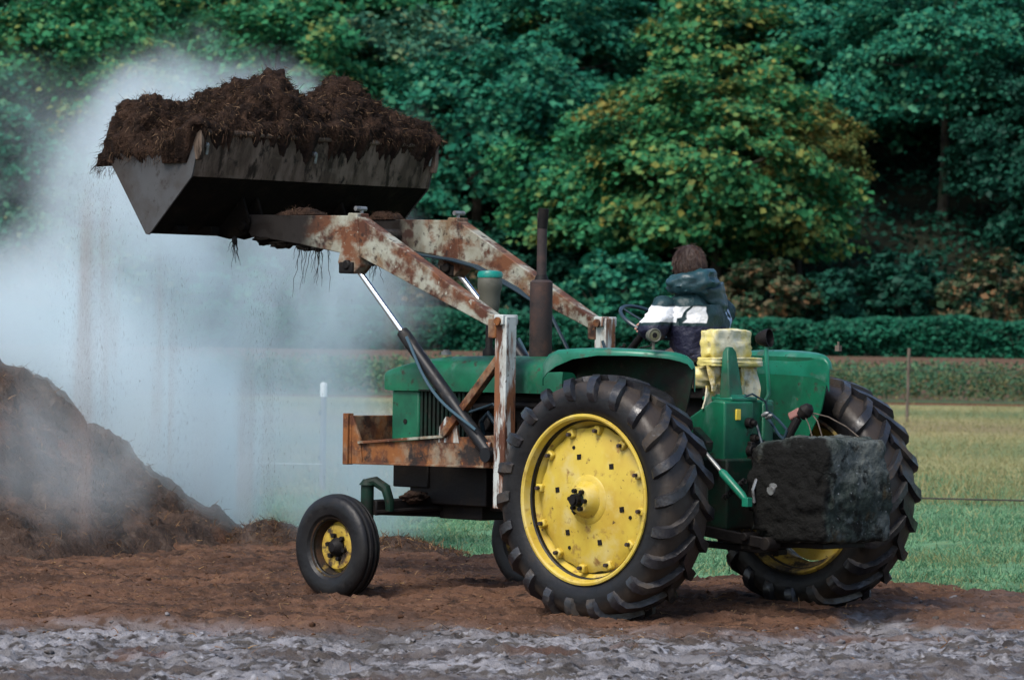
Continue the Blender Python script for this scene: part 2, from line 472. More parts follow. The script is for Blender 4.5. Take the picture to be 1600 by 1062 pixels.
def fbm(P, octs=4, seed=0, gain=0.5, ridged=False):
    P = np.asarray(P, dtype=np.float64)
    a, s, out = 1.0, 1.0, 0
    rot = np.array([[0.8, 0.6, 0], [-0.6, 0.8, 0], [0, 0, 1.0]])
    for o in range(octs):
        n = vnoise(P * s, seed + o * 17)
        if ridged:
            n = 1 - 2 * np.abs(n)
        out = out + a * n
        a *= gain; s *= 2.03
        P = P @ rot + 3.7
    return out

def strips(bases, dirs, lengths, widths, droop, seed=1, segs=2, sway=0.3):
    """thin fibres: a ribbon of quads each; returns verts, faces"""
    rng = np.random.default_rng(seed)
    n = len(bases)
    d = dirs / np.linalg.norm(dirs, axis=1, keepdims=True)
    side = np.cross(d, rng.normal(size=(n, 3)))
    side /= np.linalg.norm(side, axis=1, keepdims=True) + 1e-9
    rows = []
    p = bases.copy()
    for s in range(segs + 1):
        wv = widths * (1 - 0.6 * s / segs)
        rows.append(p - side * wv[:, None] / 2)
        rows.append(p + side * wv[:, None] / 2)
        d = d + np.array([0, 0, -droop]) + rng.normal(size=(n, 3)) * sway
        d /= np.linalg.norm(d, axis=1, keepdims=True)
        p = p + d * (lengths / segs)[:, None]
    V = np.stack(rows, 1)
    k = 2 * (segs + 1)
    V = V.reshape(-1, 3)
    base = np.arange(n)[:, None] * k
    fs = []
    for s in range(segs):
        q = np.array([2 * s, 2 * s + 1, 2 * s + 3, 2 * s + 2])
        fs.append(base + q)
    F = np.stack(fs, 1).reshape(-1, 4)
    return V, F

def merge(parts):
    Vs, Fs, o = [], [], 0
    for V, F in parts:
        Vs.append(V); Fs.append(F + o); o += len(V)
    return np.concatenate(Vs), np.concatenate(Fs)
def caked(mt, x0, x1, col, amp=.6):
    """dung caked on the end nearest the bucket"""
    t = mt.node_tree; N = t.nodes; Lk = t.links.new
    p = N['Principled BSDF']; src = p.inputs['Base Color'].links[0].from_socket
    tc = N.new('ShaderNodeTexCoord'); sp = N.new('ShaderNodeSeparateXYZ'); Lk(tc.outputs['Object'], sp.inputs[0])
    nz = N.new('ShaderNodeTexNoise'); nz.inputs['Scale'].default_value = 5; nz.inputs['Detail'].default_value = 10; Lk(tc.outputs['Object'], nz.inputs['Vector'])
    a = N.new('ShaderNodeMath'); a.operation = 'MULTIPLY_ADD'; Lk(nz.outputs['Fac'], a.inputs[0]); a.inputs[1].default_value = amp; Lk(sp.outputs['X'], a.inputs[2])
    mr = N.new('ShaderNodeMapRange'); mr.inputs[1].default_value = x0 + amp / 2; mr.inputs[2].default_value = x1 + amp / 2; Lk(a.outputs[0], mr.inputs[0])
    mx = N.new('ShaderNodeMix'); mx.data_type = 'RGBA'; Lk(mr.outputs[0], mx.inputs[0]); Lk(src, mx.inputs[6]); mx.inputs[7].default_value = (*col, 1)
    Lk(mx.outputs[2], p.inputs['Base Color'])
caked(M['loader'], 3.05, 3.45, (.007, .005, .004))
M['hose_light'] = mat('scuffed_blue_hose', (0.035, 0.075, 0.100), 0.4)
M['rim_grime'] = mat('dirt_caked_rim', (0.020, 0.015, 0.011), .85, layers=[((0.20, 0.13, 0.03), 8, .58, .68, 10), ((0.05, 0.026, 0.014), 5, .5, .65, 8)], spec=.2, bump=[(30, .4, .006)])
M['yellow_worn'] = mat('flaking_yellow_paint', (0.50, 0.35, 0.05), .55, layers=[((0.30, 0.19, 0.03), 9, .42, .6, 10), ((0.030, 0.020, 0.013), 8, .52, .60, 12, None, .9), ((0.12, 0.06, 0.02), 20, .56, .66, 8)], bump=[(40, .3, .004)])
# ================================================================== TRACTOR (local axes: x forward, y left, z up)
T = empty('tractor', (1.33, 25.755, 0), radians(136))
tag(T, 'green front loader tractor with yellow wheels and a raised bucket', 'tractor')

# ---- hood
def hood_ring(x, w_, zb, zt, crown, rr):
    pts = []
    half = [(w_, zb), (w_ * 1.01, zb + (zt - zb) * .35), (w_ * 1.0, zt - rr)]
    for k in range(1, 6):
        t = k / 6 * pi / 2
        half.append((w_ - rr + rr * cos(t), zt - rr + rr * sin(t)))
    half += [(w_ * .6, zt + crown * .6), (w_ * .3, zt + crown * .93), (0, zt + crown)]
    pts = [(x, y, z) for y, z in half] + [(x, -y, z) for y, z in half[-2::-1]]
    return pts
m = MB()
m.loft([hood_ring(1.05, .335, 1.44, 1.66, .03, .10), hood_ring(1.5, .335, 1.44, 1.66, .03, .10), hood_ring(2.0, .333, 1.44, 1.66, .03, .10),
        hood_ring(2.35, .332, 1.438, 1.65, .03, .09), hood_ring(2.55, .330, 1.436, 1.63, .03, .08), hood_ring(2.70, .325, 1.434, 1.60, .028, .06),
        hood_ring(2.78, .315, 1.44, 1.575, .02, .04), hood_ring(2.80, .30, 1.46, 1.565, .015, .03)])
hood = m.build('hood', M['green'], T, smooth=50)
m = MB(); m.cyl((2.35, .14, 1.69), (2.35, .14, 1.715), .035); m.cyl((2.35, .14, 1.715), (2.35, .14, 1.725), .02)
m.build('radiator_cap', M['grey_metal'], hood)
m = MB(); m.box((1.06, 0, 1.56), (.006, .66, .23)); m.box((1.75, 0, 1.443), (1.36, .665, .008))
m.build('hood_seam', M['black'], hood)
# nose below the hood, with slatted side screens
m = MB(); m.box((2.585, 0, 1.205), (.27, .61, .47)); m.box((2.73, 0, 1.22), (.03, .55, .42))
nose = m.build('nose_panel', M['green'], T, bevel=.015)
for y in (.305, -.305):
    m = MB(); m.cyl((2.58, y * .99, 1.22), (2.58, y * 1.015, 1.22), .018); m.build('panel_latch', M['black'], nose)
for sgn in (1, -1):
    m = MB(); m.box((2.20, .27 * sgn, 1.21), (.49, .02, .45))
    g = m.build('side_screen', M['black'], T)
    m = MB()
    for i in range(12):
        x = 2.43 - i * .041
        m.beam((x, .292 * sgn, .99), (x, .292 * sgn, 1.43), .012, .022, up=(1, 0, 0))
    m.build('screen_slats', M['green_dark'], g)
# engine
m = MB()
m.box((1.55, 0, 1.12), (1.05, .40, .60)); m.box((1.55, 0, 1.40), (.95, .30, .08))
for i in range(4):
    m.cyl((1.25 + i * .2, .20, 1.22), (1.25 + i * .2, .27, 1.22), .055, n=12)
m.box((2.15, 0, 1.10), (.35, .5, .5)); m.cyl((1.30, .27, .98), (1.30, .27, 1.18), .06); m.cyl((1.75, .30, 1.02), (1.90, .30, 1.02), .07)
m.tube([(1.05, .22, 1.34), (1.5, .26, 1.36), (2.0, .24, 1.33)], .03)
m.box((1.45, 0, .74), (.85, .34, .24)); m.box((1.45, 0, .60), (.65, .26, .10))
m.box((2.2, 0, .80), (.75, .52, .30)); m.box((2.15, 0, .64), (.42, .36, .18))
m.box((2.55, .0, .84), (.35, .56, .16))
eng = m.build('engine', M['black'], T, bevel=.012)
m = MB(); m.tube([(1.62, .26, 1.10), (1.64, .34, 1.20), (1.72, .36, 1.30), (1.80, .34, 1.24), (1.82, .28, 1.08)], .016)
m.tube([(1.50, .26, 1.06), (1.55, .34, 1.25), (1.70, .33, 1.36), (1.95, .30, 1.30)], .011)
m.build('engine_hose', M['hose'], eng)
# gearbox, axle, platform
m = MB()
m.box((.35, 0, .88), (1.35, .46, .50)); m.box((-.1, 0, .82), (.55, .56, .46)); m.box((.75, 0, 1.18), (.35, .5, .3))
for sgn in (1, -1):
    m.tube([(0, .2 * sgn, .79), (0, .5 * sgn, .79), (0, .9 * sgn, .79)], [.19, .14, .10], n=20)
    m.tube([(0, .85 * sgn, .79), (0, 1.30 * sgn, .79)], [.055, .045], n=16)
    m.box((.40, .42 * sgn, 1.02), (.75, .34, .03))
m.build('gearbox', M['green_dark'], T, bevel=.015)
# dashboard and steering
m = MB()
m.box((.92, 0, 1.57), (.24, .40, .32), taper=(.8, .85))
dash = m.build('dashboard', M['green_dark'], T, bevel=.03, seg=3)
m = MB(); m.box((.97, 0, 1.735), (.16, .34, .02)); m.build('instrument_panel', M['black'], dash, bevel=.006)
SWC = Vector((.565, 0.0, 1.93)); SWA = Vector((.87, 0, .5)); SWN = Vector((-.5, 0, .87))
m = MB(); m.cyl(tuple(SWC - SWN * .03), (.86, 0, 1.62), .022, .03, n=12)
sw = m.build('steering_column', M['black'], T)
m = MB()
pts = [SWC + .215 * (SWA * cos(2 * pi * k / 40) + Vector((0, 1, 0)) * sin(2 * pi * k / 40)) for k in range(41)]
m.tube(pts, .0135, n=8, caps=False)
for a in (0.5, 0.5 + 2 * pi / 3, 0.5 + 4 * pi / 3):
    m.tube([SWC - SWN * .02, SWC + .21 * (SWA * cos(a) + Vector((0, 1, 0)) * sin(a))], .008, n=6)
m.cyl(tuple(SWC - SWN * .035), tuple(SWC + SWN * .012), .035, n=14)
m.build('steering_wheel', M['hose'], sw)
for y, h_ in ((.09, .12), (-.09, .16)):
    m = MB(); m.tube([(.82, y, 1.70), (.74, y * 1.2, 1.76), (.68, y * 1.5, 1.74 + h_ * .2)], .007, n=6); m.lathe([(-.015, 0), (-.01, .012), (.01, .012), (.015, 0)], (.67, y * 1.55, 1.75 + h_ * .2), (0, 0, 1), n=10)
    m.build('lever', M['black'], dash)
# exhaust
m = MB(); m.lathe([(1.66, .03), (1.66, .065), (1.69, .078), (2.20, .078), (2.215, .06), (2.215, .045)], (1.575, 0, 0), (0, 0, 1), n=28)
ex = m.build('exhaust_muffler', M['exhaust'], T)
m = MB(); m.lathe([(2.2, .034), (2.68, .034), (2.68, .029), (2.4, .029)], (1.575, 0, 0), (0, 0, 1), n=20); m.build('exhaust_pipe', M['exhaust'], ex)
m = MB(); m.tube([(1.575, 0, 2.57), (1.570, 0, 2.62), (1.562, 0, 2.705)], [.0355, .036, .037], n=20); m.build('pipe_tip', M['black'], ex)
m = MB(); m.lathe([(2.215, .05), (2.235, .043), (2.25, .036)], (1.575, 0, 0), (0, 0, 1), n=20); m.build('pipe_clamp', M['black'], ex)
# air intake
m = MB(); m.lathe([(1.66, .045), (1.72, .045), (1.75, .025), (1.98, .026)], (2.07, 0, 0), (0, 0, 1), n=18)
pc = m.build('air_intake', M['black'], T)
m = MB(); m.lathe([(1.97, .03), (1.99, .062), (2.06, .072), (2.13, .074), (2.16, .086), (2.225, .086), (2.235, .08)], (2.07, 0, 0), (0, 0, 1), n=28); m.build('precleaner_bowl', M['bowl'], pc)
m = MB(); m.lathe([(2.228, .07), (2.232, .087), (2.255, .090), (2.275, .080), (2.285, .0)], (2.07, 0, 0), (0, 0, 1), n=28); m.build('intake_cap', M['cap'], pc)
# ---- fenders
def fender(sgn):
    # profile over the tyre: (x, top height, depth of the rolled outer lip)
    st = [(.60, 1.60, .06), (.578, 1.665, .08), (.53, 1.715, .09), (.45, 1.742, .075), (.30, 1.752, .035), (.10, 1.755, .012), (-.11, 1.75, .005), (-.24, 1.742, .003), (-.33, 1.732, .003), (-.385, 1.715, .003), (-.42, 1.685, .002), (-.435, 1.645, .002)]
    yi = .672
    yos = [1.00, 1.025, 1.035, 1.04, 1.04, 1.02, .955, .885, .82, .765, .73, .71] if sgn > 0 else [.99, 1.0, 1.0, 1.0, .99, .955, .885, .825, .77, .735, .715, .705]
    rings = []
    th = .008
    for (x, zt, lip), yo in zip(st, yos):
        def shell(o, yo=yo):
            p = [(yi + o, zt - .16)]
            w_ = yo - yi
            ri = min(.075 if sgn < 0 else .05, w_ * .4); ro = min(.035, w_ * .4)
            for k in range(0, 7):
                t = k / 6 * pi / 2
                p.append((yi + ri + o - ri * cos(t), zt - ri - o + ri * sin(t)))
            p.append(((yi + yo) / 2, zt + .004 - o))
            for k in range(0, 6):
                t = k / 5 * pi / 2
                p.append((yo - ro - o + ro * sin(t), zt - ro - o + ro * cos(t)))
            p.append((yo - o, zt - ro - lip))
            return p
        a = shell(0); b = shell(th)[::-1]
        rings.append([(x, sgn * y, z) for y, z in a + b])
    m = MB(); m.loft(rings)
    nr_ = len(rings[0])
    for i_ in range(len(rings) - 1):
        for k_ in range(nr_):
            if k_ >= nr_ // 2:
                m.mi[i_ * nr_ + k_] = 1  # underside faces go black: shade below the fender put into the colour
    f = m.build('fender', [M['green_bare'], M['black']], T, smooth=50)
    # inner wall down to the axle
    m = MB()
    wall = [(.60, 1.55), (.575, 1.64), (.5, 1.70), (.3, 1.72), (-.28, 1.71), (-.40, 1.68), (-.435, 1.62), (-.37, 1.36), (-.20, 1.08), (.10, 1.0), (.45, 1.04), (.57, 1.25)]
    m.prism(wall, sgn * (yi + .001), sgn * (yi + .012))
    m.build('fender_wall', M['green_dark'] if sgn > 0 else M['green'], f)  # left wall takes the darker green: its shade is put into the colour
    return f
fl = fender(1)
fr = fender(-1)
LA = (-1, .45, 0)
m = MB(); m.lathe([(0, .010), (.06, .010)], (-.275, .9, 1.75), (0, 0, 1), n=10)
m.lathe([(-.05, .012), (-.045, .035), (.0, .045), (.02, .046), (.026, .040), (.020, .034)], (-.275, .9, 1.842), LA, n=22)
m.build('fender_lamp', M['bowl'], fl)
m = MB(); m.lathe([(.014, .036), (.022, .034), (.024, .018), (.020, .017)], (-.275, .9, 1.842), LA, n=22); m.build('lens', M['lens'], fl)
m = MB(); m.lathe([(.016, .019), (.0215, .018), (.022, 0)], (-.275, .9, 1.842), LA, n=14); m.build('bulb_hole', M['black'], fl)
m = MB(); m.box((-.30, -.93, 1.775), (.035, .03, .04)); m.cyl((-.30, -.93, 1.795), (-.30, -.93, 1.82), .008, n=8); m.build('fender_bracket', M['wood'], fr)
# ---- rockshaft housing behind the seat
m = MB()
m.prism([(-.34, 1.00), (-.34, 1.42), (-.24, 1.43), (.10, 1.24), (.10, 1.00)], -.02, .27)
m.box((-.19, -.13, 1.26), (.26, .24, .34)); m.box((-.335, -.16, 1.20), (.03, .10, .42))
rk = m.build('lift_housing', M['green'], T, bevel=.018, seg=3)
m = MB(); m.box((-.20, .06, 1.435), (.26, .26, .03)); m.box((-.24, .10, 1.455), (.14, .16, .02)); m.build('housing_cover', M['green_bare'], rk, bevel=.01)
m = MB(); m.box((-.346, .145, 1.335), (.012, .045, .07)); m.build('yellow_reflector', M['amber'], rk, bevel=.003)
m = MB()
m.loft([[(-.31, .05, 1.44), (-.31, .19, 1.44), (-.22, .19, 1.44), (-.22, .05, 1.44)], [(-.29, .065, 1.60), (-.29, .18, 1.60), (-.22, .18, 1.60), (-.22, .065, 1.60)],
        [(-.27, .08, 1.74), (-.27, .165, 1.74), (-.22, .165, 1.74), (-.22, .08, 1.74)], [(-.255, .10, 1.775), (-.255, .145, 1.775), (-.23, .145, 1.775), (-.23, .10, 1.775)]])
m.build('seat_bracket', M['green'], T, bevel=.008)
m = MB()
for (y, z, r) in ((.04, 1.28, .035), (-.01, 1.18, .03), (.02, 1.10, .04), (-.08, 1.14, .03)):
    m.cyl((-.30, y, z), (-.38, y, z), r, n=12); m.cyl((-.38, y, z), (-.41, y, z), r * .6, n=8)
m.box((-.35, -.02, 1.06), (.05, .12, .2))
m.build('hydraulic_valve', M['black'], rk, bevel=.006)
m = MB()
for (y, x) in ((.0, -.43), (-.05, -.42)):
    m.lathe([(0, .012), (.03, .018), (.05, .010), (.06, 0)], (x, y, 1.33 - .3 * abs(y)), (-1, 0, .4), n=10)
m.build('hose_coupler', M['grey_metal'], rk)
# ---- seat
def pillow(m, c, s, n=9, puff=.5, seed=1, amp=.015):
    """soft cushion: rounded box with bulging faces and creases"""
    bm = bmesh.new()
    bmesh.ops.create_cube(bm, size=1.0)
    bmesh.ops.subdivide_edges(bm, edges=bm.edges[:], cuts=n, use_grid_fill=True)
    P = np.array([v.co[:] for v in bm.verts])
    out = []
    q = P * 2
    r = (np.abs(q) ** 11).sum(1) ** (1 / 11)
    q2 = q / r[:, None]
    q2 *= (1 + puff * .12 * (1 - np.abs(q2)).prod(1))[:, None]
    nz = fbm(q2 * 1.3 + seed * 9.1, 3, seed, ridged=True)
    q2 = q2 * np.array(s) / 2
    nn = q / np.linalg.norm(q, axis=1, keepdims=True)
    q2 = q2 + nn * (nz * amp)[:, None]
    vs = (q2 + np.array(c)).tolist()
    fs = [[v.index for v in f.verts] for f in bm.faces]
    bm.free()
    m.add(vs, fs)
m = MB(); pillow(m, (-.115, .0, 1.79), (.12, .37, .17), seed=3)
seat = m.build('seat_back', M['vinyl'], T, smooth=60)
m = MB(); pillow(m, (-.13, -.02, 1.675), (.16, .50, .055), seed=5, amp=.006); m.build('arm_cushion', M['vinyl'], seat, smooth=60)
m = MB(); pillow(m, (.15, 0, 1.57), (.46, .46, .13), seed=8); m.build('seat_cushion', M['vinyl'], seat, smooth=60)
m = MB(); m.box((.12, 0, 1.47), (.40, .36, .08)); m.box((.1, 0, 1.34), (.2, .22, .20)); m.build('seat_base', M['black'], seat, bevel=.01)
def flap(m, y0, y1, x, z0, z1, seed, slant=0):
    n, k = 12, 14
    vs = []
    for i in range(n + 1):
        for j in range(k + 1):
            u, v_ = i / n, j / k
            y = y0 + (y1 - y0) * u; z = z0 + (z1 - z0) * v_
            y += slant * v_
            vs.append([x, y, z])
    P = np.array(vs)
    d = fbm(np.stack([P[:, 1] * 14, P[:, 2] * 6, np.full(len(P), seed * 3.3)], 1), 3, seed)
    P[:, 0] += d * .022 - .02 * np.linspace(0, 1, k + 1)[None, :].repeat(n + 1, 0).ravel()
    P[:, 2] += np.where(np.tile(np.arange(k + 1), n + 1) == k, d * .04, 0)
    Q = P.copy(); Q[:, 0] += .012
    fs = []
    w_ = k + 1
    for i in range(n):
        for j in range(k):
            a = i * w_ + j
            fs.append((a, a + 1, a + w_ + 1, a + w_))
    o = len(P)
    fs2 = [(a + o, d_ + o, c_ + o, b + o) for a, b, c_, d_ in fs]
    edge = [i * w_ for i in range(n + 1)] + [n * w_ + j for j in range(1, w_)] + [i * w_ + k for i in range(n - 1, -1, -1)] + [j for j in range(k - 1, 0, -1)]
    fs3 = [(edge[i], edge[(i + 1) % len(edge)], edge[(i + 1) % len(edge)] + o, edge[i] + o) for i in range(len(edge))]
    m.add(P.tolist() + Q.tolist(), fs + fs2 + fs3)
m = MB(); flap(m, .0, .235, -.175, 1.65, 1.50, 2); flap(m, .06, .23, -.15, 1.52, 1.36, 6, slant=.06); flap(m, -.27, -.10, -.16, 1.65, 1.46, 9, slant=.03)
m.build('plastic_cover', M['plastic'], seat, smooth=70)
# ---- work lamp on a stalk
m = MB(); m.tube([(-.33, -.13, 1.40), (-.385, -.115, 1.47), (-.385, -.105, 1.56), (-.375, -.10, 1.68), (-.37, -.10, 1.79)], .0135, n=8)
wl = m.build('lamp_stalk', M['green_bare'], T)
m = MB(); m.lathe([(-.07, .0), (-.068, .022), (-.05, .040), (.0, .058), (.03, .062), (.03, .056), (-.02, .044), (-.045, 0)], (-.365, -.10, 1.835), (-.93, -.25, .1), n=26)
m.build('work_lamp', M['black'], wl)
# ---- odd fittings by the lift
m = MB(); m.box((-.63, -.10, 1.34), (.09, .06, .055), R=Euler((.3, .5, .3)).to_matrix()); fit = m.build('red_plug', M['red'], T, bevel=.012, seg=3)
m = MB(); m.lathe([(-.05, .035), (.0, .05), (.04, .035), (.06, 0)], (-.70, -.115, 1.365), (-.6, -.2, .6), n=14)
m.tube([(-.65, -.10, 1.32), (-.60, -.08, 1.22), (-.55, -.05, 1.10)], .03, n=10)
m.build('hitch_top_pin', M['black'], T, bevel=.004)
m = MB()
for a in ([(-.72, -.12, 1.36), (-.82, -.2, 1.33), (-.92, -.26, 1.27), (-1.0, -.3, 1.20)], [(-.70, -.1, 1.34), (-.74, -.1, 1.28), (-.76, -.12, 1.18)], [(-.72, -.14, 1.36), (-.78, -.14, 1.30), (-.80, -.17, 1.19)]):
    m.tube(a, .0045, n=5)
m.build('loose_wire', M['wood'], T)
m = MB()
m.tube([(-.33, -.16, 1.36), (-.45, -.14, 1.30), (-.56, -.12, 1.22), (-.62, -.10, 1.17)], .010, n=6)
m.tube([(-.33, -.14, 1.34), (-.44, -.10, 1.26), (-.52, -.07, 1.20), (-.60, -.05, 1.16)], .010, n=6)
m.tube([(-.36, -.02, 1.28), (-.44, .0, 1.12), (-.52, .0, 1.08), (-.58, -.03, 1.16), (-.60, -.05, 1.24)], .009, n=6)
m.tube([(-.30, .1, 1.43), (-.34, -.0, 1.47), (-.37, -.1, 1.42), (-.38, -.13, 1.30)], .007, n=6)
m.build('hydraulic_hose', M['hose'], T)
# ---- three point hitch
for sgn in (1, -1):
    m = MB(); m.beam((-.10, .36 * sgn, .60), (-.78, .34 * sgn, .52), .035, .07); m.cyl((-.78, .38 * sgn, .52), (-.78, .26 * sgn, .52), .045, n=14)
    h = m.build('hitch_arm', M['black'], T, bevel=.006)
    m = MB(); m.tube([(-.28, .44 * sgn, 1.13), (-.47, .44 * sgn, .97)], [.013, .014], n=10); m.build('lift_rod', M['grey_metal'], h)
    m = MB(); m.tube([(-.46, .44 * sgn, .98), (-.48, .44 * sgn, .96), (-.64, .44 * sgn, .83), (-.67, .44 * sgn, .80)], [.018, .029, .027, .02], n=12)
    m.box((-.685, .44 * sgn, .785), (.05, .05, .06)); m.build('lift_turnbuckle', M['green_bare'], h, bevel=.004)
    m = MB(); m.beam((-.12, .30 * sgn, 1.22), (-.36, .44 * sgn, 1.13), .05, .07); m.build('lift_arm', M['green_dark'], h, bevel=.008)
    m = MB()
    pts = []
    for k in range(60):
        t = k / 59
        a = t * 2 * pi * 9
        b = Vector((-.42, .36 * sgn, .80)).lerp(Vector((-.60, .36 * sgn, .92)), t)
        pts.append(b + Vector((0, cos(a) * .02, sin(a) * .02)))
    m.tube(pts, .006, n=5); m.build('spring', M['black'], h)
m = MB(); m.beam((-.2, .0, .98), (-.62, 0, 1.10), .05, .05); m.cyl((-.3, 0, 1.0), (-.5, 0, 1.065), .035, n=12); m.build('top_link', M['black'], T)
m = MB(); m.beam((.2, 0, .48), (-.62, 0, .45), .09, .04); m.cyl((-.56, 0, .42), (-.56, 0, .56), .02, n=10); m.build('drawbar', M['black'], T, bevel=.005)

# ---- rear wheels
def rear_tyre_mesh(sgn):
    m = MB()
    prof = [(-.165, .525), (-.185, .545), (-.205, .60), (-.21, .65), (-.20, .70), (-.18, .733), (-.15, .748), (-.08, .757), (0, .76), (.08, .757), (.15, .748), (.18, .733), (.20, .70), (.21, .65), (.205, .60), (.185, .545), (.165, .525), (.14, .50), (-.14, .50)]
    m.lathe([(h * sgn, r) for h, r in prof], (0, 0, 0), (0, 1, 0), n=96, closed=True)
    nl = 22
    pitch = 2 * pi / nl
    rng = random.Random(5)
    for side in (1, -1):
        for i in range(nl):
            ph0 = i * pitch + (pitch / 2 if side < 0 else 0)
            path = [(-.02, .756, 0.0, .045, .038), (.05, .755, .09, .046, .036), (.11, .748, .165, .047, .036), (.165, .735, .22, .050, .038), (.195, .705, .245, .044, .038), (.212, .665, .26, .024, .036), (.212, .635, .27, .006, .032)]
            rings = []
            wear = rng.uniform(.9, 1.03)
            for (y, r, dph, hgt, hw) in path:
                dirn = Vector((0, 0, 1)) if y < .15 else (Vector((0, .55, .83)) if y < .18 else (Vector((0, .85, .5)) if y < .2 else Vector((0, 1, .1))))
                # leading end of the bar sits at the centre of the tread
                ph = ph0 - dph
                ring = []
                for (o, hh, k) in ((-hw * 1.25, -.012, 1), (hw * 1.25, -.012, 1), (hw * .8, hgt * wear, 1), (-hw * .8, hgt * wear, 1)):
                    yy = y + dirn.y * hh
                    rr = r + dirn.z * hh
                    a = ph + o / r
                    # rolling forward: top moves toward +x
                    ring.append((rr * sin(a), side * yy, rr * cos(a)))
                rings.append(ring)
            m.loft(rings, mi=1)
    return m
def rear_wheel(sgn):
    m = rear_tyre_mesh(sgn)
    t = m.build('rear_wheel', [M['rubber'], M['lug']], T, smooth=40)
    t.name = 'rear_wheel'
    m = MB()
    # rim: outer flange, bead seat, well, inner flange
    rp = [(.19, .548), (.20, .545), (.203, .532), (.196, .520), (.17, .512), (.12, .505), (.10, .49), (.085, .478), (-.02, .462), (-.06, .462), (-.12, .50), (-.17, .512), (-.196, .520), (-.203, .532), (-.19, .548), (-.18, .53), (-.12, .515), (-.05, .477), (.08, .492), (.13, .52), (.18, .53)]
    m.lathe([(h * sgn, r) for h, r in rp], (0, 0, 0), (0, 1, 0), n=80, closed=True)
    rim = m.build('rim', M['yellow'] if sgn > 0 else M['yellow_shaded'], t, smooth=40)  # right rim's darker yellow: shade inside the barrel put into the colour
    # dished disc with a scalloped edge
    m = MB()
    n = 120
    rows = [(.09, .470), (.105, .445), (.118, .40), (.130, .30), (.142, .20), (.150, .14)]
    vs = []
    for side in (0, -.018):
        for (h, r) in rows:
            for k in range(n):
                a = 2 * pi * k / n
                sc = 1.0
                if r > .43:
                    q = (a * 12 / (2 * pi)) % 1
                    sc = 1.0 - .028 * (0.5 + 0.5 * cos(2 * pi * (q))) ** 2
                vs.append((r * sc * sin(a), sgn * (h + side), r * sc * cos(a)))
    fs = []
    R_ = len(rows)
    for s in range(2):
        for i in range(R_ - 1):
            for k in range(n):
                k2 = (k + 1) % n
                b = s * R_ * n
                fs.append((b + i * n + k, b + i * n + k2, b + (i + 1) * n + k2, b + (i + 1) * n + k))
    for i in (0, R_ - 1):
        for k in range(n):
            k2 = (k + 1) % n
            fs.append((i * n + k, i * n + k2, R_ * n + i * n + k2, R_ * n + i * n + k))
    m.add(vs, fs)
    m.lathe([(sgn * .148, .16), (sgn * .156, .150), (sgn * .162, .120), (sgn * .185, .105), (sgn * .225, .088), (sgn * .235, .078), (sgn * .235, .0)], (0, 0, 0), (0, 1, 0), n=36)
    m.lathe([(sgn * .13, .17), (-sgn * .10, .14), (-sgn * .16, .12)], (0, 0, 0), (0, 1, 0), n=30)
    disc = m.build('wheel_disc', M['yellow'], t, smooth=40)
    # rim clamps with bolts
    for k in range(12):
        a = 2 * pi * (k + .5) / 12
        c = Vector((.447 * sin(a), sgn * .118, .447 * cos(a)))
        rad = Vector((sin(a), 0, cos(a)))
        m = MB(); m.box(tuple(c), (.050, .050, .055), R=Matrix((Vector((cos(a), 0, -sin(a))), Vector((0, 1, 0)), rad)).transposed())
        cl = m.build('rim_clamp', M['yellow'], t, bevel=.010, seg=2)
        m = MB(); m.cyl(tuple(c + Vector((0, sgn * .02, 0)) - rad * .004), tuple(c + Vector((0, sgn * .052, 0)) - rad * .004), .013, n=6); m.build('clamp_bolt', M['exhaust'], t)
    m = MB()
    for k in range(6):
        a = 2 * pi * (k + .2) / 6
        c = Vector((.285 * sin(a), sgn * .120, .285 * cos(a)))
        m = MB(); m.cyl(tuple(c), tuple(c + Vector((0, sgn * .016, 0))), .024, n=4); m.build('disc_hole', M['black'], t)  # black studs put in for the dark of holes in the disc
    for k, a in enumerate((.3, 2.5, 4.3)):
        c = Vector((.36 * sin(a), sgn * .12, .36 * cos(a)))
        m = MB(); m.cyl(tuple(c), tuple(c + Vector((0, sgn * .009, 0))), .013, n=5); m.build('disc_hole', M['black'], t)
    m = MB(); m.cyl((0, sgn * .22, 0), (0, sgn * .285, 0), .040, n=12); m.cyl((0, sgn * .285, 0), (0, sgn * .30, 0), .028, n=12)
    for k in range(6):
        a = 2 * pi * k / 6 + .3
        m.cyl((.062 * sin(a), sgn * .23, .062 * cos(a)), (.062 * sin(a), sgn * .262, .062 * cos(a)), .015, n=6)
    m.build('hub_bolts', M['black'], t)
    m = MB(); m.cyl((.085 * sin(2.2), sgn * .17, .085 * cos(2.2)), (.125 * sin(2.2), sgn * .19, .125 * cos(2.2)), .018, n=8); m.build('hub_key', M['black'], t)
    t.location = (0, sgn * 1.05, .79)
    return t
for sgn in (1, -1):
    rw = rear_wheel(sgn)
    rw.rotation_euler = (0, .13 if sgn > 0 else .4, 0)
    if sgn < 0:
        rw.rotation_euler = (0, .52, 0)

# ---- front axle and wheels
m = MB()
m.beam((2.42, -.78, .635), (2.42, 0, .625), .10, .10, up=(0, 0, 1), h1=.15, w1=.12); m.beam((2.42, 0, .625), (2.42, .78, .635), .12, .15, up=(0, 0, 1), h1=.10, w1=.10); m.box((2.42, 0, .69), (.24, .34, .16))
m.cyl((2.2, 0, .66), (2.64, 0, .66), .06)
axle = m.build('front_axle', M['black'], T, bevel=.01)
m = MB(); m.tube([(2.36, .80, .60), (2.34, .3, .62), (2.34, -.3, .62), (2.36, -.80, .60)], .018, n=8); m.build('tie_rod', M['black'], axle)
bm = bmesh.new(); bmesh.ops.create_icosphere(bm, subdivisions=4, radius=1.0)
B_ = np.array([v.co[:] for v in bm.verts]); B_ = B_ * (1 + .35 * fbm(B_ * 1.7, 4, 5))[:, None] * np.array([.07, .11, .045]) + np.array([2.37, .42, .70])
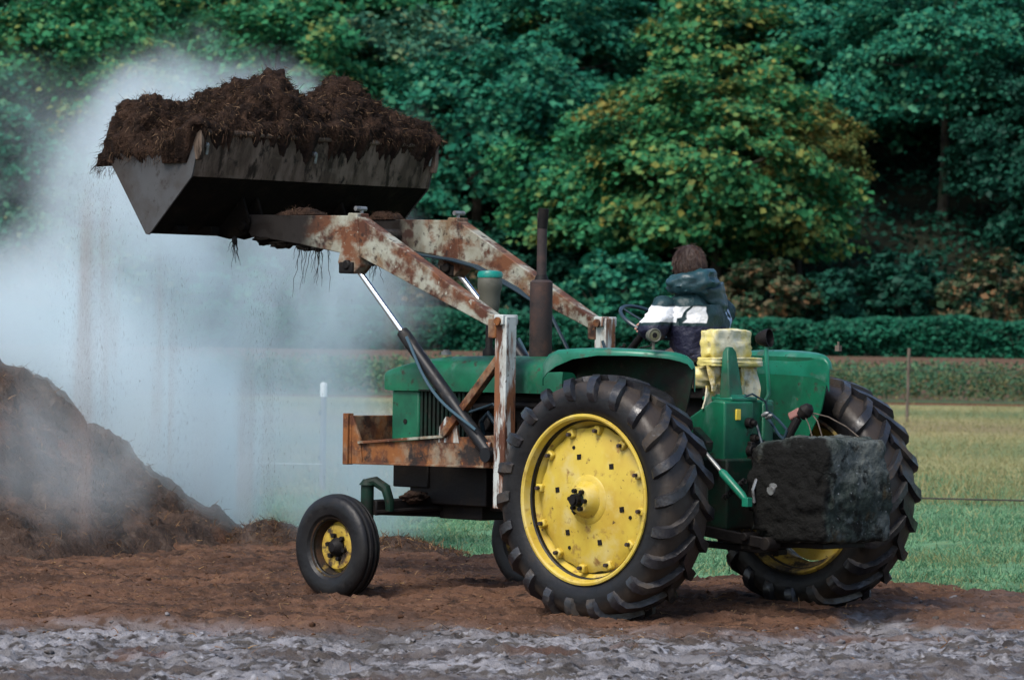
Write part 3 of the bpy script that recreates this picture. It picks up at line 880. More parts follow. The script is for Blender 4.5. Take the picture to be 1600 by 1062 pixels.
m = MB(); m.add(B_.tolist(), [[v.index for v in f.verts] for f in bm.faces]); bm.free()
m.build('dirt_lump', M['compost'], axle, smooth=80)
def front_wheel(sgn):
    m = MB()
    pr = [(-.060, .205), (-.080, .225), (-.092, .27), (-.090, .31), (-.078, .338), (-.062, .352), (-.052, .354), (-.047, .344), (-.036, .345), (-.030, .362), (-.012, .366), (-.006, .350), (.006, .350), (.012, .366), (.030, .362), (.036, .345), (.047, .344), (.052, .354), (.062, .352), (.078, .338), (.090, .31), (.092, .27), (.080, .225), (.060, .205), (.05, .19), (-.05, .19)]
    m.lathe([(h * sgn, r) for h, r in pr], (0, 0, 0), (0, 1, 0), n=72, closed=True)
    t = m.build('front_wheel', M['rubber'], T, smooth=30)
    m = MB()
    m.lathe([(h * sgn, r) for h, r in [(.058, .214), (.064, .208), (.058, .198), (.03, .190), (-.01, .176), (-.05, .176), (-.062, .192), (-.068, .205), (-.062, .212), (-.03, .198), (.03, .198)]], (0, 0, 0), (0, 1, 0), n=48, closed=True)
    rim = m.build('rim', M['rim_grime'], t, smooth=40)
    m = MB()
    m.lathe([(sgn * -.030, .180), (sgn * -.022, .165), (sgn * .006, .150), (sgn * .012, .125), (sgn * .002, .095), (sgn * -.004, .06), (sgn * -.004, 0), ], (0, 0, 0), (0, 1, 0), n=40)
    m.build('wheel_disc', M['yellow_worn'], t, smooth=40)
    m = MB()
    m.lathe([(-sgn * .06, .05), (sgn * .012, .068), (sgn * .030, .058), (sgn * .050, .042), (sgn * .060, .03), (sgn * .062, 0)], (0, 0, 0), (0, 1, 0), n=24)
    for k in range(6):
        a = 2 * pi * k / 6
        m.cyl((.082 * sin(a), -sgn * .002, .082 * cos(a)), (.082 * sin(a), sgn * .030, .082 * cos(a)), .016, n=6)
    m.build('hub', M['black'], t)
    t.location = (2.55, sgn * .97, .362)
    t.rotation_euler = (0, .3 * sgn, 0)
    # spindle and knuckle
    m = MB()
    m.tube([(2.44, .80 * sgn, .80), (2.44, .80 * sgn, .56), (2.46, .80 * sgn, .40)], [.045, .045, .05], n=14)
    m.tube([(2.46, .80 * sgn, .40), (2.52, .84 * sgn, .362), (2.55, .94 * sgn, .362)], [.05, .045, .035], n=12)
    m.cyl((2.44, .80 * sgn, .79), (2.44, .80 * sgn, .83), .06, .03)
    m.tube([(2.44, .80 * sgn, .80), (2.38, .78 * sgn, .815), (2.30, .76 * sgn, .77), (2.27, .75 * sgn, .68), (2.28, .74 * sgn, .62)], [.035, .036, .036, .034, .03], n=10)
    m.build('spindle', M['green_dark'], axle, bevel=0)
    return t
for sgn in (1, -1):
    front_wheel(sgn)

# ---- loader frame
for sgn in (1, -1):
    ya, yb = .44 * sgn, .55 * sgn
    m = MB(); m.box((1.43, .495 * sgn, 1.31), (.105, .105, 1.30)); m.box((1.43, .495 * sgn, 1.935), (.085, .15, .07))
    post = m.build('loader_post', M['loader_post'], T, bevel=.007)
    m = MB(); m.cyl((1.43, .40 * sgn, 1.925), (1.43, .585 * sgn, 1.925), .028, n=14); m.build('pivot_pin', M['loader_rail'], post)
    m = MB(); m.box((1.505, .495 * sgn, 1.875), (.075, .118, .13)); m.build('pivot_block', M['loader_rail'], post, bevel=.006)
    m = MB(); m.box((1.43, .25 * sgn, .80), (.16, .42, .16)); m.build('mount_bracket', M['black'], post, bevel=.006)
    m = MB(); m.beam((1.47, .50 * sgn, 1.68), (2.00, .50 * sgn, 1.14), .055, .06, up=(0, 1, 0)); m.build('brace', M['loader_rail'], post, bevel=.005)
    m = MB(); m.prism([(2.06, 1.09), (1.86, 1.09), (1.90, 1.25), (1.99, 1.27), (2.05, 1.20)], .478 * sgn, .498 * sgn); m.build('gusset', M['loader_post'], post, bevel=.003)
    m = MB(); m.prism([(2.86, .915), (2.86, 1.055), (1.95, 1.125), (1.49, 1.155), (1.49, .93)], .465 * sgn, .495 * sgn)
    m.prism([(2.86, .915), (2.86, .930), (1.49, .945), (1.49, .930)], .36 * sgn, .510 * sgn)
    rail = m.build('side_rail', M['loader_rail'], T, bevel=.003)
    m = MB(); m.beam((2.84, .49 * sgn, 1.068), (1.98, .49 * sgn, 1.135), .055, .018); m.build('rail_flange', M['loader'], rail)
    m = MB(); m.box((1.565, .515 * sgn, 1.02), (.055, .03, .17)); m.build('rail_end_plate', M['loader_post'], rail, bevel=.003)
m = MB(); m.box((2.93, 0, 1.085), (.035, 1.02, .34)); 
for sgn in (1, -1):
    m.prism([(2.91, .915), (2.91, 1.255), (2.83, 1.10), (2.80, .915)], .485 * sgn, .508 * sgn)
    m.box((2.955, .50 * sgn, 1.09), (.05, .06, .36))
m.build('front_guard', M['loader_rail'], T, bevel=.005)
# ---- loader arms
arm_poly = [(1.40, 1.90), (1.40, 1.955), (1.53, 1.972), (2.83, 2.645), (2.88, 2.655), (3.98, 2.675), (4.02, 2.60), (3.95, 2.52), (3.45, 2.46), (3.02, 2.395), (2.80, 2.36), (1.56, 1.895), (1.46, 1.865)]
for sgn in (1, -1):
    m = MB(); m.prism(arm_poly, .445 * sgn, .545 * sgn)
    arm = m.build('loader_arm', M['loader'], T, bevel=.006)
    m = MB(); m.prism([(2.80, 2.30), (2.84, 2.672), (2.93, 2.675), (3.03, 2.33), (2.98, 2.25), (2.86, 2.25)], .435 * sgn, .556 * sgn); m.build('elbow_plate', M['loader'], arm, bevel=.008)
    m = MB(); m.cyl((2.92, .40 * sgn, 2.31), (2.92, .585 * sgn, 2.31), .035, n=14); m.box((2.93, .50 * sgn, 2.29), (.14, .15, .08)); m.build('cylinder_mount', M['black'], arm, bevel=.01)
    m = MB(); m.cyl((2.87, .48 * sgn, 2.672), (2.87, .48 * sgn, 2.70), .014, n=8); m.cyl((2.87, .44 * sgn, 2.705), (2.87, .54 * sgn, 2.705), .017, n=10); m.build('grease_pin', M['grey_metal'], arm)
    # lift cylinder
    a = Vector((2.925, .50 * sgn, 2.325)); b = Vector((1.545, .515 * sgn, 1.02))
    d = (b - a).normalized()
    m = MB(); m.tube([a + d * .7, a + d * .74, a + d * .745, b], [.042, .046, .046, .046], n=18)
    m.cyl(tuple(b + Vector((0, .05, 0))), tuple(b - Vector((0, .05, 0))), .05, n=16)
    m.tube([a + d * .745 + Vector((.02, 0, .04)), a + d * .80 + Vector((.02, 0, .04))], .022, n=8)
    cyl = m.build('lift_cylinder', M['barrel'], T)
    m = MB(); m.tube([a, a + d * .75], .021, n=14); m.build('piston_rod', M['chrome'], cyl)
    o = Vector((.0, .055 * sgn, .0)); up = Vector((-.69, 0, .72)) * 0
    q = []
    for k in range(15):
        t = .79 + (1.72 - .79) * k / 14
        f_ = k / 14
        q.append(a + d * t + Vector((0, .052 * sgn, 0)) + Vector((.69, 0, -.72)) * (-.040 + .085 * sin(pi * f_) ** 1.2 - .02 * f_) + Vector((0, .012 * sgn * sin(pi * f_), 0)))
    m = MB(); m.tube(q, .011, n=8); m.build('cylinder_hose', M['hose_light'], cyl)
for k_, (x_, y_, z_, sx_, sz_) in enumerate(((3.66, .49, 2.47, .12, .035), (3.42, .49, 2.44, .08, .025), (3.86, .50, 2.50, .10, .04), (3.7, -.49, 2.47, .12, .035))):
    bm = bmesh.new(); bmesh.ops.create_icosphere(bm, subdivisions=4, radius=1.0)
    B_ = np.array([v.co[:] for v in bm.verts]); B_ = B_ * (1 + .4 * fbm(B_ * 1.8 + k_, 4, 5 + k_))[:, None] * np.array([sx_, .05, sz_]) + np.array([x_, y_, z_])
    m = MB(); m.add(B_.tolist(), [[v.index for v in f.verts] for f in bm.faces]); bm.free()
    m.build('dung_lump', M['bucket_under'], T, smooth=80)
# tilt cylinders hidden inside the arms, cross tube, hoses
m = MB(); m.cyl((3.45, -.5, 2.55), (3.45, .5, 2.55), .045, n=16); m.build('cross_tube', M['loader'], T)
m = MB()
for k, (yy, dz) in enumerate(((-.40, .0), (-.37, .03), (-.42, -.03))):
    m.tube([(1.45, yy, 1.72 + dz), (1.52, yy, 1.60 + dz), (1.66, yy, 1.70 + dz), (1.85, yy, 1.97 + dz), (2.2, yy, 2.16), (2.6, yy, 2.32), (2.85, yy, 2.37), (3.4, yy, 2.43)], .011, n=7)
m.tube([(1.40, -.44, 1.80), (1.30, -.40, 1.62), (1.33, -.30, 1.45), (1.2, -.2, 1.40)], .012, n=7)
m.build('loader_hose', M['hose'], T)

# ---- bucket
lip = Vector((4.80, 0, 3.09)); heel = Vector((4.36, 0, 2.53)); knee = Vector((3.88, 0, 2.945)); top = Vector((3.80, 0, 3.235))
W = 1.17
outer = [(4.80, 3.09), (4.36, 2.53), (4.33, 2.525), (3.885, 2.925), (3.875, 2.945), (3.80, 3.235)]
inner = [(3.82, 3.235), (3.893, 2.955), (3.90, 2.945), (4.335, 2.548), (4.345, 2.548), (4.785, 3.095)]
m = MB()
# open shell cut from one plate, floor facing down
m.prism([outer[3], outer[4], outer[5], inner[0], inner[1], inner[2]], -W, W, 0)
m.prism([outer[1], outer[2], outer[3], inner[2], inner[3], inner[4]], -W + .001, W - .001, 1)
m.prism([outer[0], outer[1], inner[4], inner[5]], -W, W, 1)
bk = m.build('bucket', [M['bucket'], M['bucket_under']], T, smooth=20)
for sgn in (1, -1):
    m = MB(); m.prism([(4.81, 3.10), (4.365, 2.52), (4.33, 2.515), (3.88, 2.92), (3.87, 2.945), (3.80, 3.20), (3.83, 3.235), (4.02, 3.11)], (W + .001) * sgn, (W + .013) * sgn)
    m.build('side_plate', M['bucket_side'], bk, bevel=.002)
    m = MB(); m.prism([(3.78, 3.26), (3.78, 3.10), (3.80, 3.04), (3.84, 3.04), (3.87, 3.16), (3.86, 3.26)], (W + .014) * sgn, (W - .02) * sgn); m.build('corner_gusset', M['bucket'], bk, bevel=.006)
m = MB(); m.tube([(3.80, -W, 3.24), (3.80, W, 3.24)], .02, n=10); m.build('top_rim', M['bucket'], bk)
m = MB(); m.prism([(4.83, 3.125), (4.70, 2.955), (4.70, 2.94), (4.845, 3.115)], -W, W); m.build('cutting_edge', M['bucket_side'], bk)
for s_ in (1, -1):
    m = MB()
    for y in (.42 * s_, .56 * s_):
        m.prism([(4.02, 2.80), (4.33, 2.53), (4.16, 2.50), (3.99, 2.53), (3.94, 2.62)], y - .012, y + .012)
    m.cyl((3.99, .37 * s_, 2.59), (3.99, .61 * s_, 2.59), .035, n=14)
    m.build('bucket_bracket', M['bucket_under'], bk, bevel=.006)
m = MB(); m.box((4.28, .95, 2.56), (.10, .10, .05)); m.build('wear_pad', M['bucket_under'], bk, bevel=.006)
m = MB(); m.box((4.24, .70, 2.555), (.16, .08, .06)); m.build('wear_pad', M['bucket_under'], bk, bevel=.006)
for (y, z) in ((1.10, 3.15), (.05, 3.13), (-1.12, 3.16)):
    m = MB()
    m.lathe([(0, .02), (.02, .018), (.03, 0)], (3.80 + (3.235 - z) * .26, y, z), (-1, 0, -.25), n=10); m.beam((3.80, y, z), (3.815, y, z - .07), .02, .008)
    m.build('rim_bolt', M['grey_metal'], bk)
# ================================================================== things on the tractor
TM = Matrix.Translation((1.33, 25.755, 0)) @ Matrix.Rotation(radians(136), 4, 'Z')
def onT(name, label, cat, loc=(0, 0, 0), group=None):
    """a thing standing on the tractor: an empty with the tractor's heading; children are in tractor axes"""
    e = empty(name, TM @ Vector(loc), radians(136))
    tag(e, label, cat, group)
    return e
def sh(o, loc):
    o.location = -Vector(loc)
    return o

# ---- counterweight
BL = (-.91, -.02, .5)
cw = onT('counterweight', 'rough dark concrete block hung behind the tractor on its rear hitch', 'counterweight', BL)
bm = bmesh.new()
bmesh.ops.create_cube(bm, size=1.0)
bmesh.ops.subdivide_edges(bm, edges=bm.edges[:], cuts=34, use_grid_fill=True)
P = np.array([v.co[:] for v in bm.verts])
q = P * 2
r = (np.abs(q) ** 14).sum(1) ** (1 / 14)
q = q / r[:, None]
S = np.array([.635, .66, .655])
Q = q * S / 2
k = (q[:, 2] + 1) / 2
Q[:, 1] *= 1.04 - .09 * k
Q[:, 0] *= 1.03 - .05 * k
Q[:, 2] -= .02 * (q[:, 1] > 0) * (q[:, 0] > 0.2) * 1.0 * np.clip(q[:, 2], 0, 1)
d = fbm(Q * 4, 4, 3) * .024 + fbm(Q * 14, 3, 8, ridged=True) * .009
chip = np.clip(fbm(Q * 4 + 5, 3, 21) - .25, 0, 1) * .11
edge = (np.sort(np.abs(q), axis=1)[:, 1] > .80)
nn = q / np.linalg.norm(q, axis=1, keepdims=True)
Q = Q + nn * (d - chip * edge)[:, None]
for v, co in zip(bm.verts, Q):
    v.co = co
me = bpy.data.meshes.new('concrete_block')
for f in bm.faces:
    f.smooth = True
    n_ = f.normal
    f.material_index = 0
bm.to_mesh(me); bm.free()
me.materials.append(M['concrete'])
o = bpy.data.objects.new('concrete_block', me); COL.objects.link(o); o.parent = cw
o.location = Vector((-.905, -.015, .865)) - Vector(BL)
# the left and front faces are soaked with oil: masked by face normal in the material
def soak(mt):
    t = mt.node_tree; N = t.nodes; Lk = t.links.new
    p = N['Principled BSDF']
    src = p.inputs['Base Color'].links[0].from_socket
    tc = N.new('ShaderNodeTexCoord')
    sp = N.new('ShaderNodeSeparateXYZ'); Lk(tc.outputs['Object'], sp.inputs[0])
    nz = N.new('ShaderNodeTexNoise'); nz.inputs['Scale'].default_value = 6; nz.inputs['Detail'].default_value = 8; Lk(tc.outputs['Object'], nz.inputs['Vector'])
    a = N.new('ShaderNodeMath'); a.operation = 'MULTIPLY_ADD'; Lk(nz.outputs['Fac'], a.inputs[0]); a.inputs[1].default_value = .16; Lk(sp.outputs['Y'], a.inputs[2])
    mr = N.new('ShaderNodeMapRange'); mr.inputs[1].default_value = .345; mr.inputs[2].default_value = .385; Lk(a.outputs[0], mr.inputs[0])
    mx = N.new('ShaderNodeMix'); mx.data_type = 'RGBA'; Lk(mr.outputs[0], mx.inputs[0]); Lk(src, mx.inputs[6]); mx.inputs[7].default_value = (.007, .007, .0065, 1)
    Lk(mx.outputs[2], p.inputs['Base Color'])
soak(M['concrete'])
m = MB(); m.box((-.60, 0, .52), (.08, .70, .09)); m.cyl((-.62, .40, .56), (-.62, -.40, .56), .028, n=12); m.box((-.88, 0, .515), (.5, .42, .035))
sh(m.build('hanger_frame', M['black'], cw, bevel=.006), BL)
m = MB(); m.cyl((-.80, .30, .86), (-.80, .345, .86), .028, n=10); m.lathe([(0, .05), (.01, .05), (.012, .03)], (-.80, .315, .86), (0, 1, 0), n=14); m.tube([(-.66, .32, .93), (-.665, .36, .86), (-.66, .34, .78)], .011, n=6)
sh(m.build('lifting_eye', M['grey_metal'], cw), BL)

# ---- compost load in the bucket
HB = (4.3, 0, 3.0)
heap = onT('compost_load', 'heaped dark brown stringy compost filling the raised bucket', 'compost', HB)
def s_of(X, Y): return .719 * X + .695 * Y
bumps = [(4.666, 1.029, 0.219, 0.221, 0.322), (4.406, 0.72, 0.209, 0.23, 0.266), (4.312, 0.381, 0.24, 0.298, 0.259), (4.271, 0.238, 0.335, 0.407, 0.246), (4.25, -0.56, 0.449, 0.27, 0.271),
         (4.22, -0.98, 0.21, 0.24, 0.259), (4.12, -0.27, 0.25, 0.337, 0.351), (4.01, -0.533, 0.112, 0.14, 0.447), (3.999, 0.45, 0.254, 0.14, 0.5), (4.66, 0.573, 0.241, 0.194, 0.47), (4.62, -0.378, 0.189, 0.3, 0.489), (4.779, 1.071, 0.128, 0.239, 0.232), (3.969, -1.009, 0.1, 0.175, 0.363)]
def smooth_(a, b, x):
    t = np.clip((x - a) / (b - a), 0, 1)
    return t * t * (3 - 2 * t)
def heap_z(X, Y):
    inx = np.clip(np.minimum(X - 3.79, 4.87 - X) / .14, 0, 1)
    iny = np.clip(np.minimum(Y + 1.19, 1.20 - Y) / .14, 0, 1)
    e = np.sqrt(inx * (2 - inx)) * np.sqrt(iny * (2 - iny))
    z = 3.225 - (X - 3.8) * .13 - .06 + e * .07 + .075 * smooth_(4.02, 3.86, X)
    b = 0
    for (bx, by, h, sx, sy) in bumps:
        b = b + h * np.exp(-((X - bx) / sx) ** 2 - ((Y - by) / sy) ** 2)
    return z + .85 * b * (.25 + .75 * e)
nx, ny = 110, 240
gx, gy = np.meshgrid(np.linspace(3.79, 4.87, nx), np.linspace(-1.19, 1.20, ny), indexing='ij')
X, Y = gx.ravel(), gy.ravel()
Z = heap_z(X, Y)
pos = np.stack([X, Y, Z], 1)
l1 = fbm(pos * 4.2, 3, 11); l2 = fbm(pos * 11, 3, 5, ridged=True); l3 = fbm(pos * 30, 3, 9)
amp = .042 * l1 + .022 * l2 + .018 * l3 + .02 * fbm(pos * 7, 2, 29, ridged=True)
g0, g1 = np.gradient(Z.reshape(nx, ny))
nrm = np.stack([-g0.ravel() / (1.09 / nx), -g1.ravel() / (2.43 / ny), np.ones(len(X))], 1)
nrm /= np.linalg.norm(nrm, axis=1, keepdims=True)
pos = pos + nrm * amp[:, None]
# overhanging clump at the lip
ov = np.clip((X - 4.70) / .2, 0, 1) * np.clip((Y - .3) / .5, 0, 1)
pos[:, 0] += ov * .04
pos[:, 2] -= ov * .06
idx = np.arange(nx * ny).reshape(nx, ny)
F = np.stack([idx[:-1, :-1].ravel(), idx[1:, :-1].ravel(), idx[1:, 1:].ravel(), idx[:-1, 1:].ravel()], 1)
per = np.concatenate([idx[:, 0], idx[-1, 1:], idx[-2::-1, -1], idx[0, -2:0:-1]])
low = pos[per].copy()
c_ = np.array([4.25, .0])
low[:, :2] = c_ + (low[:, :2] - c_) * np.array([.72, .95])
low[:, 2] = 3.02
np_ = len(per)
lo_i = np.arange(np_) + len(pos)
F2 = np.stack([per, lo_i, np.roll(lo_i, -1), np.roll(per, -1)], 1)
Vh = np.concatenate([pos, low]); Fh = np.concatenate([F, F2])
sh(npmesh('heap', Vh, Fh, M['compost'], heap, smooth=True), HB)
rng = np.random.default_rng(4)
n = 22000
pi_ = rng.integers(0, len(pos), n)
bs = pos[pi_] + rng.normal(size=(n, 3)) * .01
dr = nrm[pi_] * .35 + rng.normal(size=(n, 3)) * .55 + np.stack([nrm[pi_][:, 0], nrm[pi_][:, 1], -np.ones(n) * .25], 1)
V1, F1 = strips(bs, dr, rng.uniform(.015, .065, n), rng.uniform(.002, .0055, n), .25, 3)
# a fringe that hangs over the rims
n2 = 2200
pe = per[rng.integers(0, np_, n2)]
bs = pos[pe] + rng.normal(size=(n2, 3)) * np.array([.02, .02, .03])
out = np.stack([pos[pe][:, 0] - 4.3, (pos[pe][:, 1]) * .6, np.zeros(n2)], 1)
out /= np.linalg.norm(out, axis=1, keepdims=True)
V2, F2_ = strips(bs + out * .01, out * .5 + rng.normal(size=(n2, 3)) * .3 - np.array([0, 0, .6]), rng.uniform(.03, .12, n2) * rng.uniform(.3, 1.1, n2) * np.where(pos[pe][:, 0] < 3.9, .6, 1.1), rng.uniform(.002, .005, n2), .5, 6, segs=3, sway=.2)
Vf, Ff = merge([(V1, F1), (V2, F2_)])
o = sh(npmesh('fibres', Vf, Ff, M['fibre'], heap), HB)
o['kind'] = 'stuff'

# ---- tufts of roots under the bucket and arm, crumbs on the arms
def tuft(loc, n_, ln, spread, label, seed):
    e = onT('root_tuft', label, 'roots', loc, 'root tufts hanging under the loader')
    r_ = random.Random(seed)
    m = MB()
    for i in range(n_):
        p = Vector((r_.uniform(-spread, spread), r_.uniform(-.05, .05), r_.uniform(0, .03)))
        L_ = ln * r_.uniform(.25, 1)
        dx, dy = r_.uniform(-.25, .25), r_.uniform(-.2, .2)
        pts = [p]
        for k in range(1, 7):
            t = k / 6
            pts.append(p + Vector((dx * t * L_ + r_.uniform(-.008, .008), dy * t * L_ + r_.uniform(-.008, .008), -L_ * t)))
        m.tube(pts, [.003, .0028, .0025, .002, .0018, .0014, .001], n=5)
    m.lathe([(.04, 0), (.03, spread * .5), (0, spread * .6), (-.02, spread * .3), (-.03, 0)], (0, 0, 0), (0, 0, 1), n=9)
    m.build('roots', M['root'], e)
tuft((4.04, .62, 2.48), 10, .24, .035, 'thin root tuft hanging lowest under the bucket floor at left', 1)
tuft((3.30, .49, 2.43), 15, .34, .085, 'thick dark root tuft hanging under the near loader arm', 2)
tuft((3.50, .49, 2.45), 5, .40, .04, 'long wispy roots trailing from the near arm beside the thick tuft', 3)
tuft((2.74, .48, 2.33), 9, .16, .05, 'short curled root tuft caught behind the near cylinder mount', 4)
def crumb(loc, s, label, seed):
    e = onT('compost_crumb', label, 'compost', loc, 'compost fallen on the loader')
    n_ = 28
    u = np.linspace(-1, 1, n_)
    a, b = np.meshgrid(u, u, indexing='ij')
    a = a.ravel(); b = b.ravel()
    e_ = np.clip(1 - np.maximum(np.abs(a), np.abs(b)) ** 2, 0, 1) ** .7
    P_ = np.stack([a * s[0], b * s[1], e_ * s[2]], 1)
    P_[:, 2] += e_ * fbm(P_ * 14 + seed, 3, seed) * .02
    P_[:, 2] = np.maximum(P_[:, 2], -.004)
    ix = np.arange(n_ * n_).reshape(n_, n_)
    F_ = np.stack([ix[:-1, :-1].ravel(), ix[1:, :-1].ravel(), ix[1:, 1:].ravel(), ix[:-1, 1:].ravel()], 1)
    npmesh('crumb_heap', P_, F_, M['compost'], e, smooth=True)
    r_ = np.random.default_rng(seed); k = 160
    q = P_[r_.integers(0, len(P_), k)]
    V_, F_ = strips(q, r_.normal(size=(k, 3)) + np.array([0, 0, .3]), r_.uniform(.015, .05, k), r_.uniform(.003, .006, k), .3, seed)
    npmesh('crumb_fibres', V_, F_, M['fibre'], e)['kind'] = 'stuff'
crumb((3.48, .49, 2.668), (.22, .055, .045), 'low crumbs of compost lying along the near loader arm', 31)
crumb((3.62, -.49, 2.668), (.14, .055, .07), 'pointed crumb heap of compost on the far loader arm', 37)

# ================================================================== driver
def skin_mesh(nodes, edges, root, sub=2):
    """nodes: name -> (pos, radius or (rx,ry)); returns a mesh"""
    bm = bmesh.new()
    lay = bm.verts.layers.skin.verify()
    vv = {}
    for k_, (p, r) in nodes.items():
        v = bm.verts.new(p)
        v[lay].radius = r if isinstance(r, tuple) else (r, r)
        v[lay].use_root = (k_ == root)
        vv[k_] = v
    for a, b in edges:
        bm.edges.new((vv[a], vv[b]))
    me = bpy.data.meshes.new('tmp')
    bm.to_mesh(me); bm.free()
    ob = bpy.data.objects.new('tmp', me)
    COL.objects.link(ob)
    sk = ob.modifiers.new('skin', 'SKIN'); sk.use_smooth_shade = True; sk.branch_smoothing = .6
    if sub:
        sb = ob.modifiers.new('sub', 'SUBSURF'); sb.levels = sub; sb.render_levels = sub
    dg = bpy.context.evaluated_depsgraph_get()
    ev = ob.evaluated_get(dg)
    out = bpy.data.meshes.new_from_object(ev)
    bpy.data.objects.remove(ob); bpy.data.meshes.remove(me)
    return out

PB = (.10, 0, 1.55)
man = onT('person', 'driver in a dark hooded jacket with white bands sitting at the steering wheel', 'person', PB)
# joints in tractor axes
hip = Vector((.12, 0, 1.70)); waist = Vector((.14, .01, 1.84)); chest = Vector((.185, .015, 2.02)); neck = Vector((.205, .015, 2.16)); headc = Vector((.212, .008, 2.300))
lsh = Vector((.245, .195, 2.09)); rsh = Vector((.13, -.195, 2.085))
lel = Vector((.225, .33, 1.885)); lwr = Vector((.40, .215, 1.875))
rel = Vector((.27, -.30, 1.86)); rwr = Vector((.42, -.19, 1.90))
lkn = Vector((.58, .17, 1.64)); rkn = Vector((.58, -.17, 1.64)); lan = Vector((.66, .18, 1.16)); ran = Vector((.66, -.18, 1.16))
ltoe = Vector((.84, .19, 1.085)); rtoe = Vector((.84, -.19, 1.085))
nodes = {'pelvis': (hip, (.15, .12)), 'waist': (waist, (.13, .11)), 'chest': (chest, (.15, .11)), 'neck0': (neck, .06), 'neck1': (neck.lerp(headc, .45), .055),
         'lsh': (lsh + Vector((0, -.01, -.045)), .052), 'rsh': (rsh + Vector((0, .01, -.035)), .052), 'lel': (lel, .043), 'rel': (rel, .043), 'lwr': (lwr, .028), 'rwr': (rwr, .028),
         'lhip': (hip + Vector((.06, .10, -.02)), .09), 'rhip': (hip + Vector((.06, -.10, -.02)), .09), 'lkn': (lkn, .06), 'rkn': (rkn, .06), 'lan': (lan, .04), 'ran': (ran, .04), 'ltoe': (ltoe, .035), 'rtoe': (rtoe, .035)}
edges = [('pelvis', 'waist'), ('waist', 'chest'), ('chest', 'neck0'), ('neck0', 'neck1'), ('chest', 'lsh'), ('chest', 'rsh'), ('lsh', 'lel'), ('lel', 'lwr'), ('rsh', 'rel'), ('rel', 'rwr'),
         ('pelvis', 'lhip'), ('pelvis', 'rhip'), ('lhip', 'lkn'), ('rhip', 'rkn'), ('lkn', 'lan'), ('rkn', 'ran'), ('lan', 'ltoe'), ('ran', 'rtoe')]
def hand(tag_, wr, grip, along, nodes, edges):
    """palm and five fingers closed round the wheel rim at grip; along = rim direction"""
    d = (grip - wr).normalized()
    along = (along - d * along.dot(d)).normalized()
    nrm_ = d.cross(along).normalized()
    if nrm_.z < 0: nrm_ = -nrm_
    palm = grip - d * .035 + nrm_ * .024
    nodes[tag_ + 'palm'] = (palm, (.036, .018))
    edges.append((tag_ + 'wr', tag_ + 'palm'))
    for i, (o_, L_) in enumerate(((-.030, .88), (-.010, 1.0), (.011, .95), (.031, .76))):
        k0 = palm + d * .030 + along * o_ + nrm_ * .002
        k1 = k0 + (d * .026 - nrm_ * .010) * L_
        k2 = k1 + (d * .004 - nrm_ * .030) * L_
        k3 = k2 + (-d * .024 - nrm_ * .008) * L_
        nm = f'{tag_}f{i}'
        prev = tag_ + 'palm'
        for j, (kk, rr) in enumerate(((k0, .0105), (k1, .0098), (k2, .0090), (k3, .0078))):
            nodes[f'{nm}{j}'] = (kk, rr); edges.append((prev, f'{nm}{j}')); prev = f'{nm}{j}'
    t0 = palm - d * .012 + along * .036 - nrm_ * .006
    t1 = t0 + along * .018 + d * .022 - nrm_ * .014
    t2 = t1 - along * .006 + d * .022 - nrm_ * .016
    prev = tag_ + 'palm'
    for j, (kk, rr) in enumerate(((t0, .013), (t1, .0115), (t2, .009))):
        nodes[f'{tag_}t{j}'] = (kk, rr); edges.append((prev, f'{tag_}t{j}')); prev = f'{tag_}t{j}'
def rim(phi): return SWC + .215 * (SWA * cos(phi) + Vector((0, 1, 0)) * sin(phi))
def rimt(phi): return (-SWA * sin(phi) + Vector((0, 1, 0)) * cos(phi)).normalized()
pl, pr_ = radians(118), radians(-105)
gl, gr = rim(pl), rim(pr_)
lwr = gl + Vector((-.085, .035, .012)); rwr = gr + Vector((-.085, -.03, .012))
nodes['lwr'] = (lwr, .028); nodes['rwr'] = (rwr, .028)
hand('l', lwr, gl, rimt(pl), nodes, edges)
hand('r', rwr, gr, rimt(pr_), nodes, edges)
body = skin_mesh(nodes, edges, 'pelvis', 2)
# head: shaped sphere joined into the same mesh, turned a little to the right
bm = bmesh.new(); bm.from_mesh(body)
hb = bmesh.new()
bmesh.ops.create_icosphere(hb, subdivisions=5, radius=1.0)
HR = Matrix.Rotation(radians(-14), 3, 'Z') @ Matrix.Rotation(radians(10), 3, 'Y')
def head_shape(c):
    x, y, z = c
    X, Y, Z = x * .098, y * .076, z * .118
    if z < 0:
        X = X * (1 + .04 * z) + (.010 if x > 0 else -.004) * (-z); Y *= (1 + .30 * z)
    if x < 0: X *= 1.02
    g = lambda a, b, cx, cz, s: math.exp(-(((a - cx) / s) ** 2 + ((b - cz) / s) ** 2))
    if x > 0:
        X += .026 * math.exp(-(y / .13) ** 2) * math.exp(-((z + .18) / .20) ** 2)       # nose
        X -= .010 * (g(y, z, .36, .04, .18) + g(y, z, -.36, .04, .18))                 # eye sockets
        X += .005 * math.exp(-((z - .17) / .09) ** 2)                                     # brow
        X += .006 * math.exp(-(y / .28) ** 2) * (math.exp(-((z + .50) / .07) ** 2) + math.exp(-((z + .62) / .07) ** 2)) - .004 * math.exp(-(y / .28) ** 2) * math.exp(-((z + .56) / .03) ** 2)  # lips
        X += .010 * math.exp(-(y / .3) ** 2) * math.exp(-((z + .85) / .16) ** 2)        # chin
    return Vector((X, Y, Z))
for v in hb.verts:
    v.co = HR @ head_shape(v.co) + headc
tmp = bpy.data.meshes.new('tmp'); hb.to_mesh(tmp); hb.free()
bm.from_mesh(tmp); bpy.data.meshes.remove(tmp)
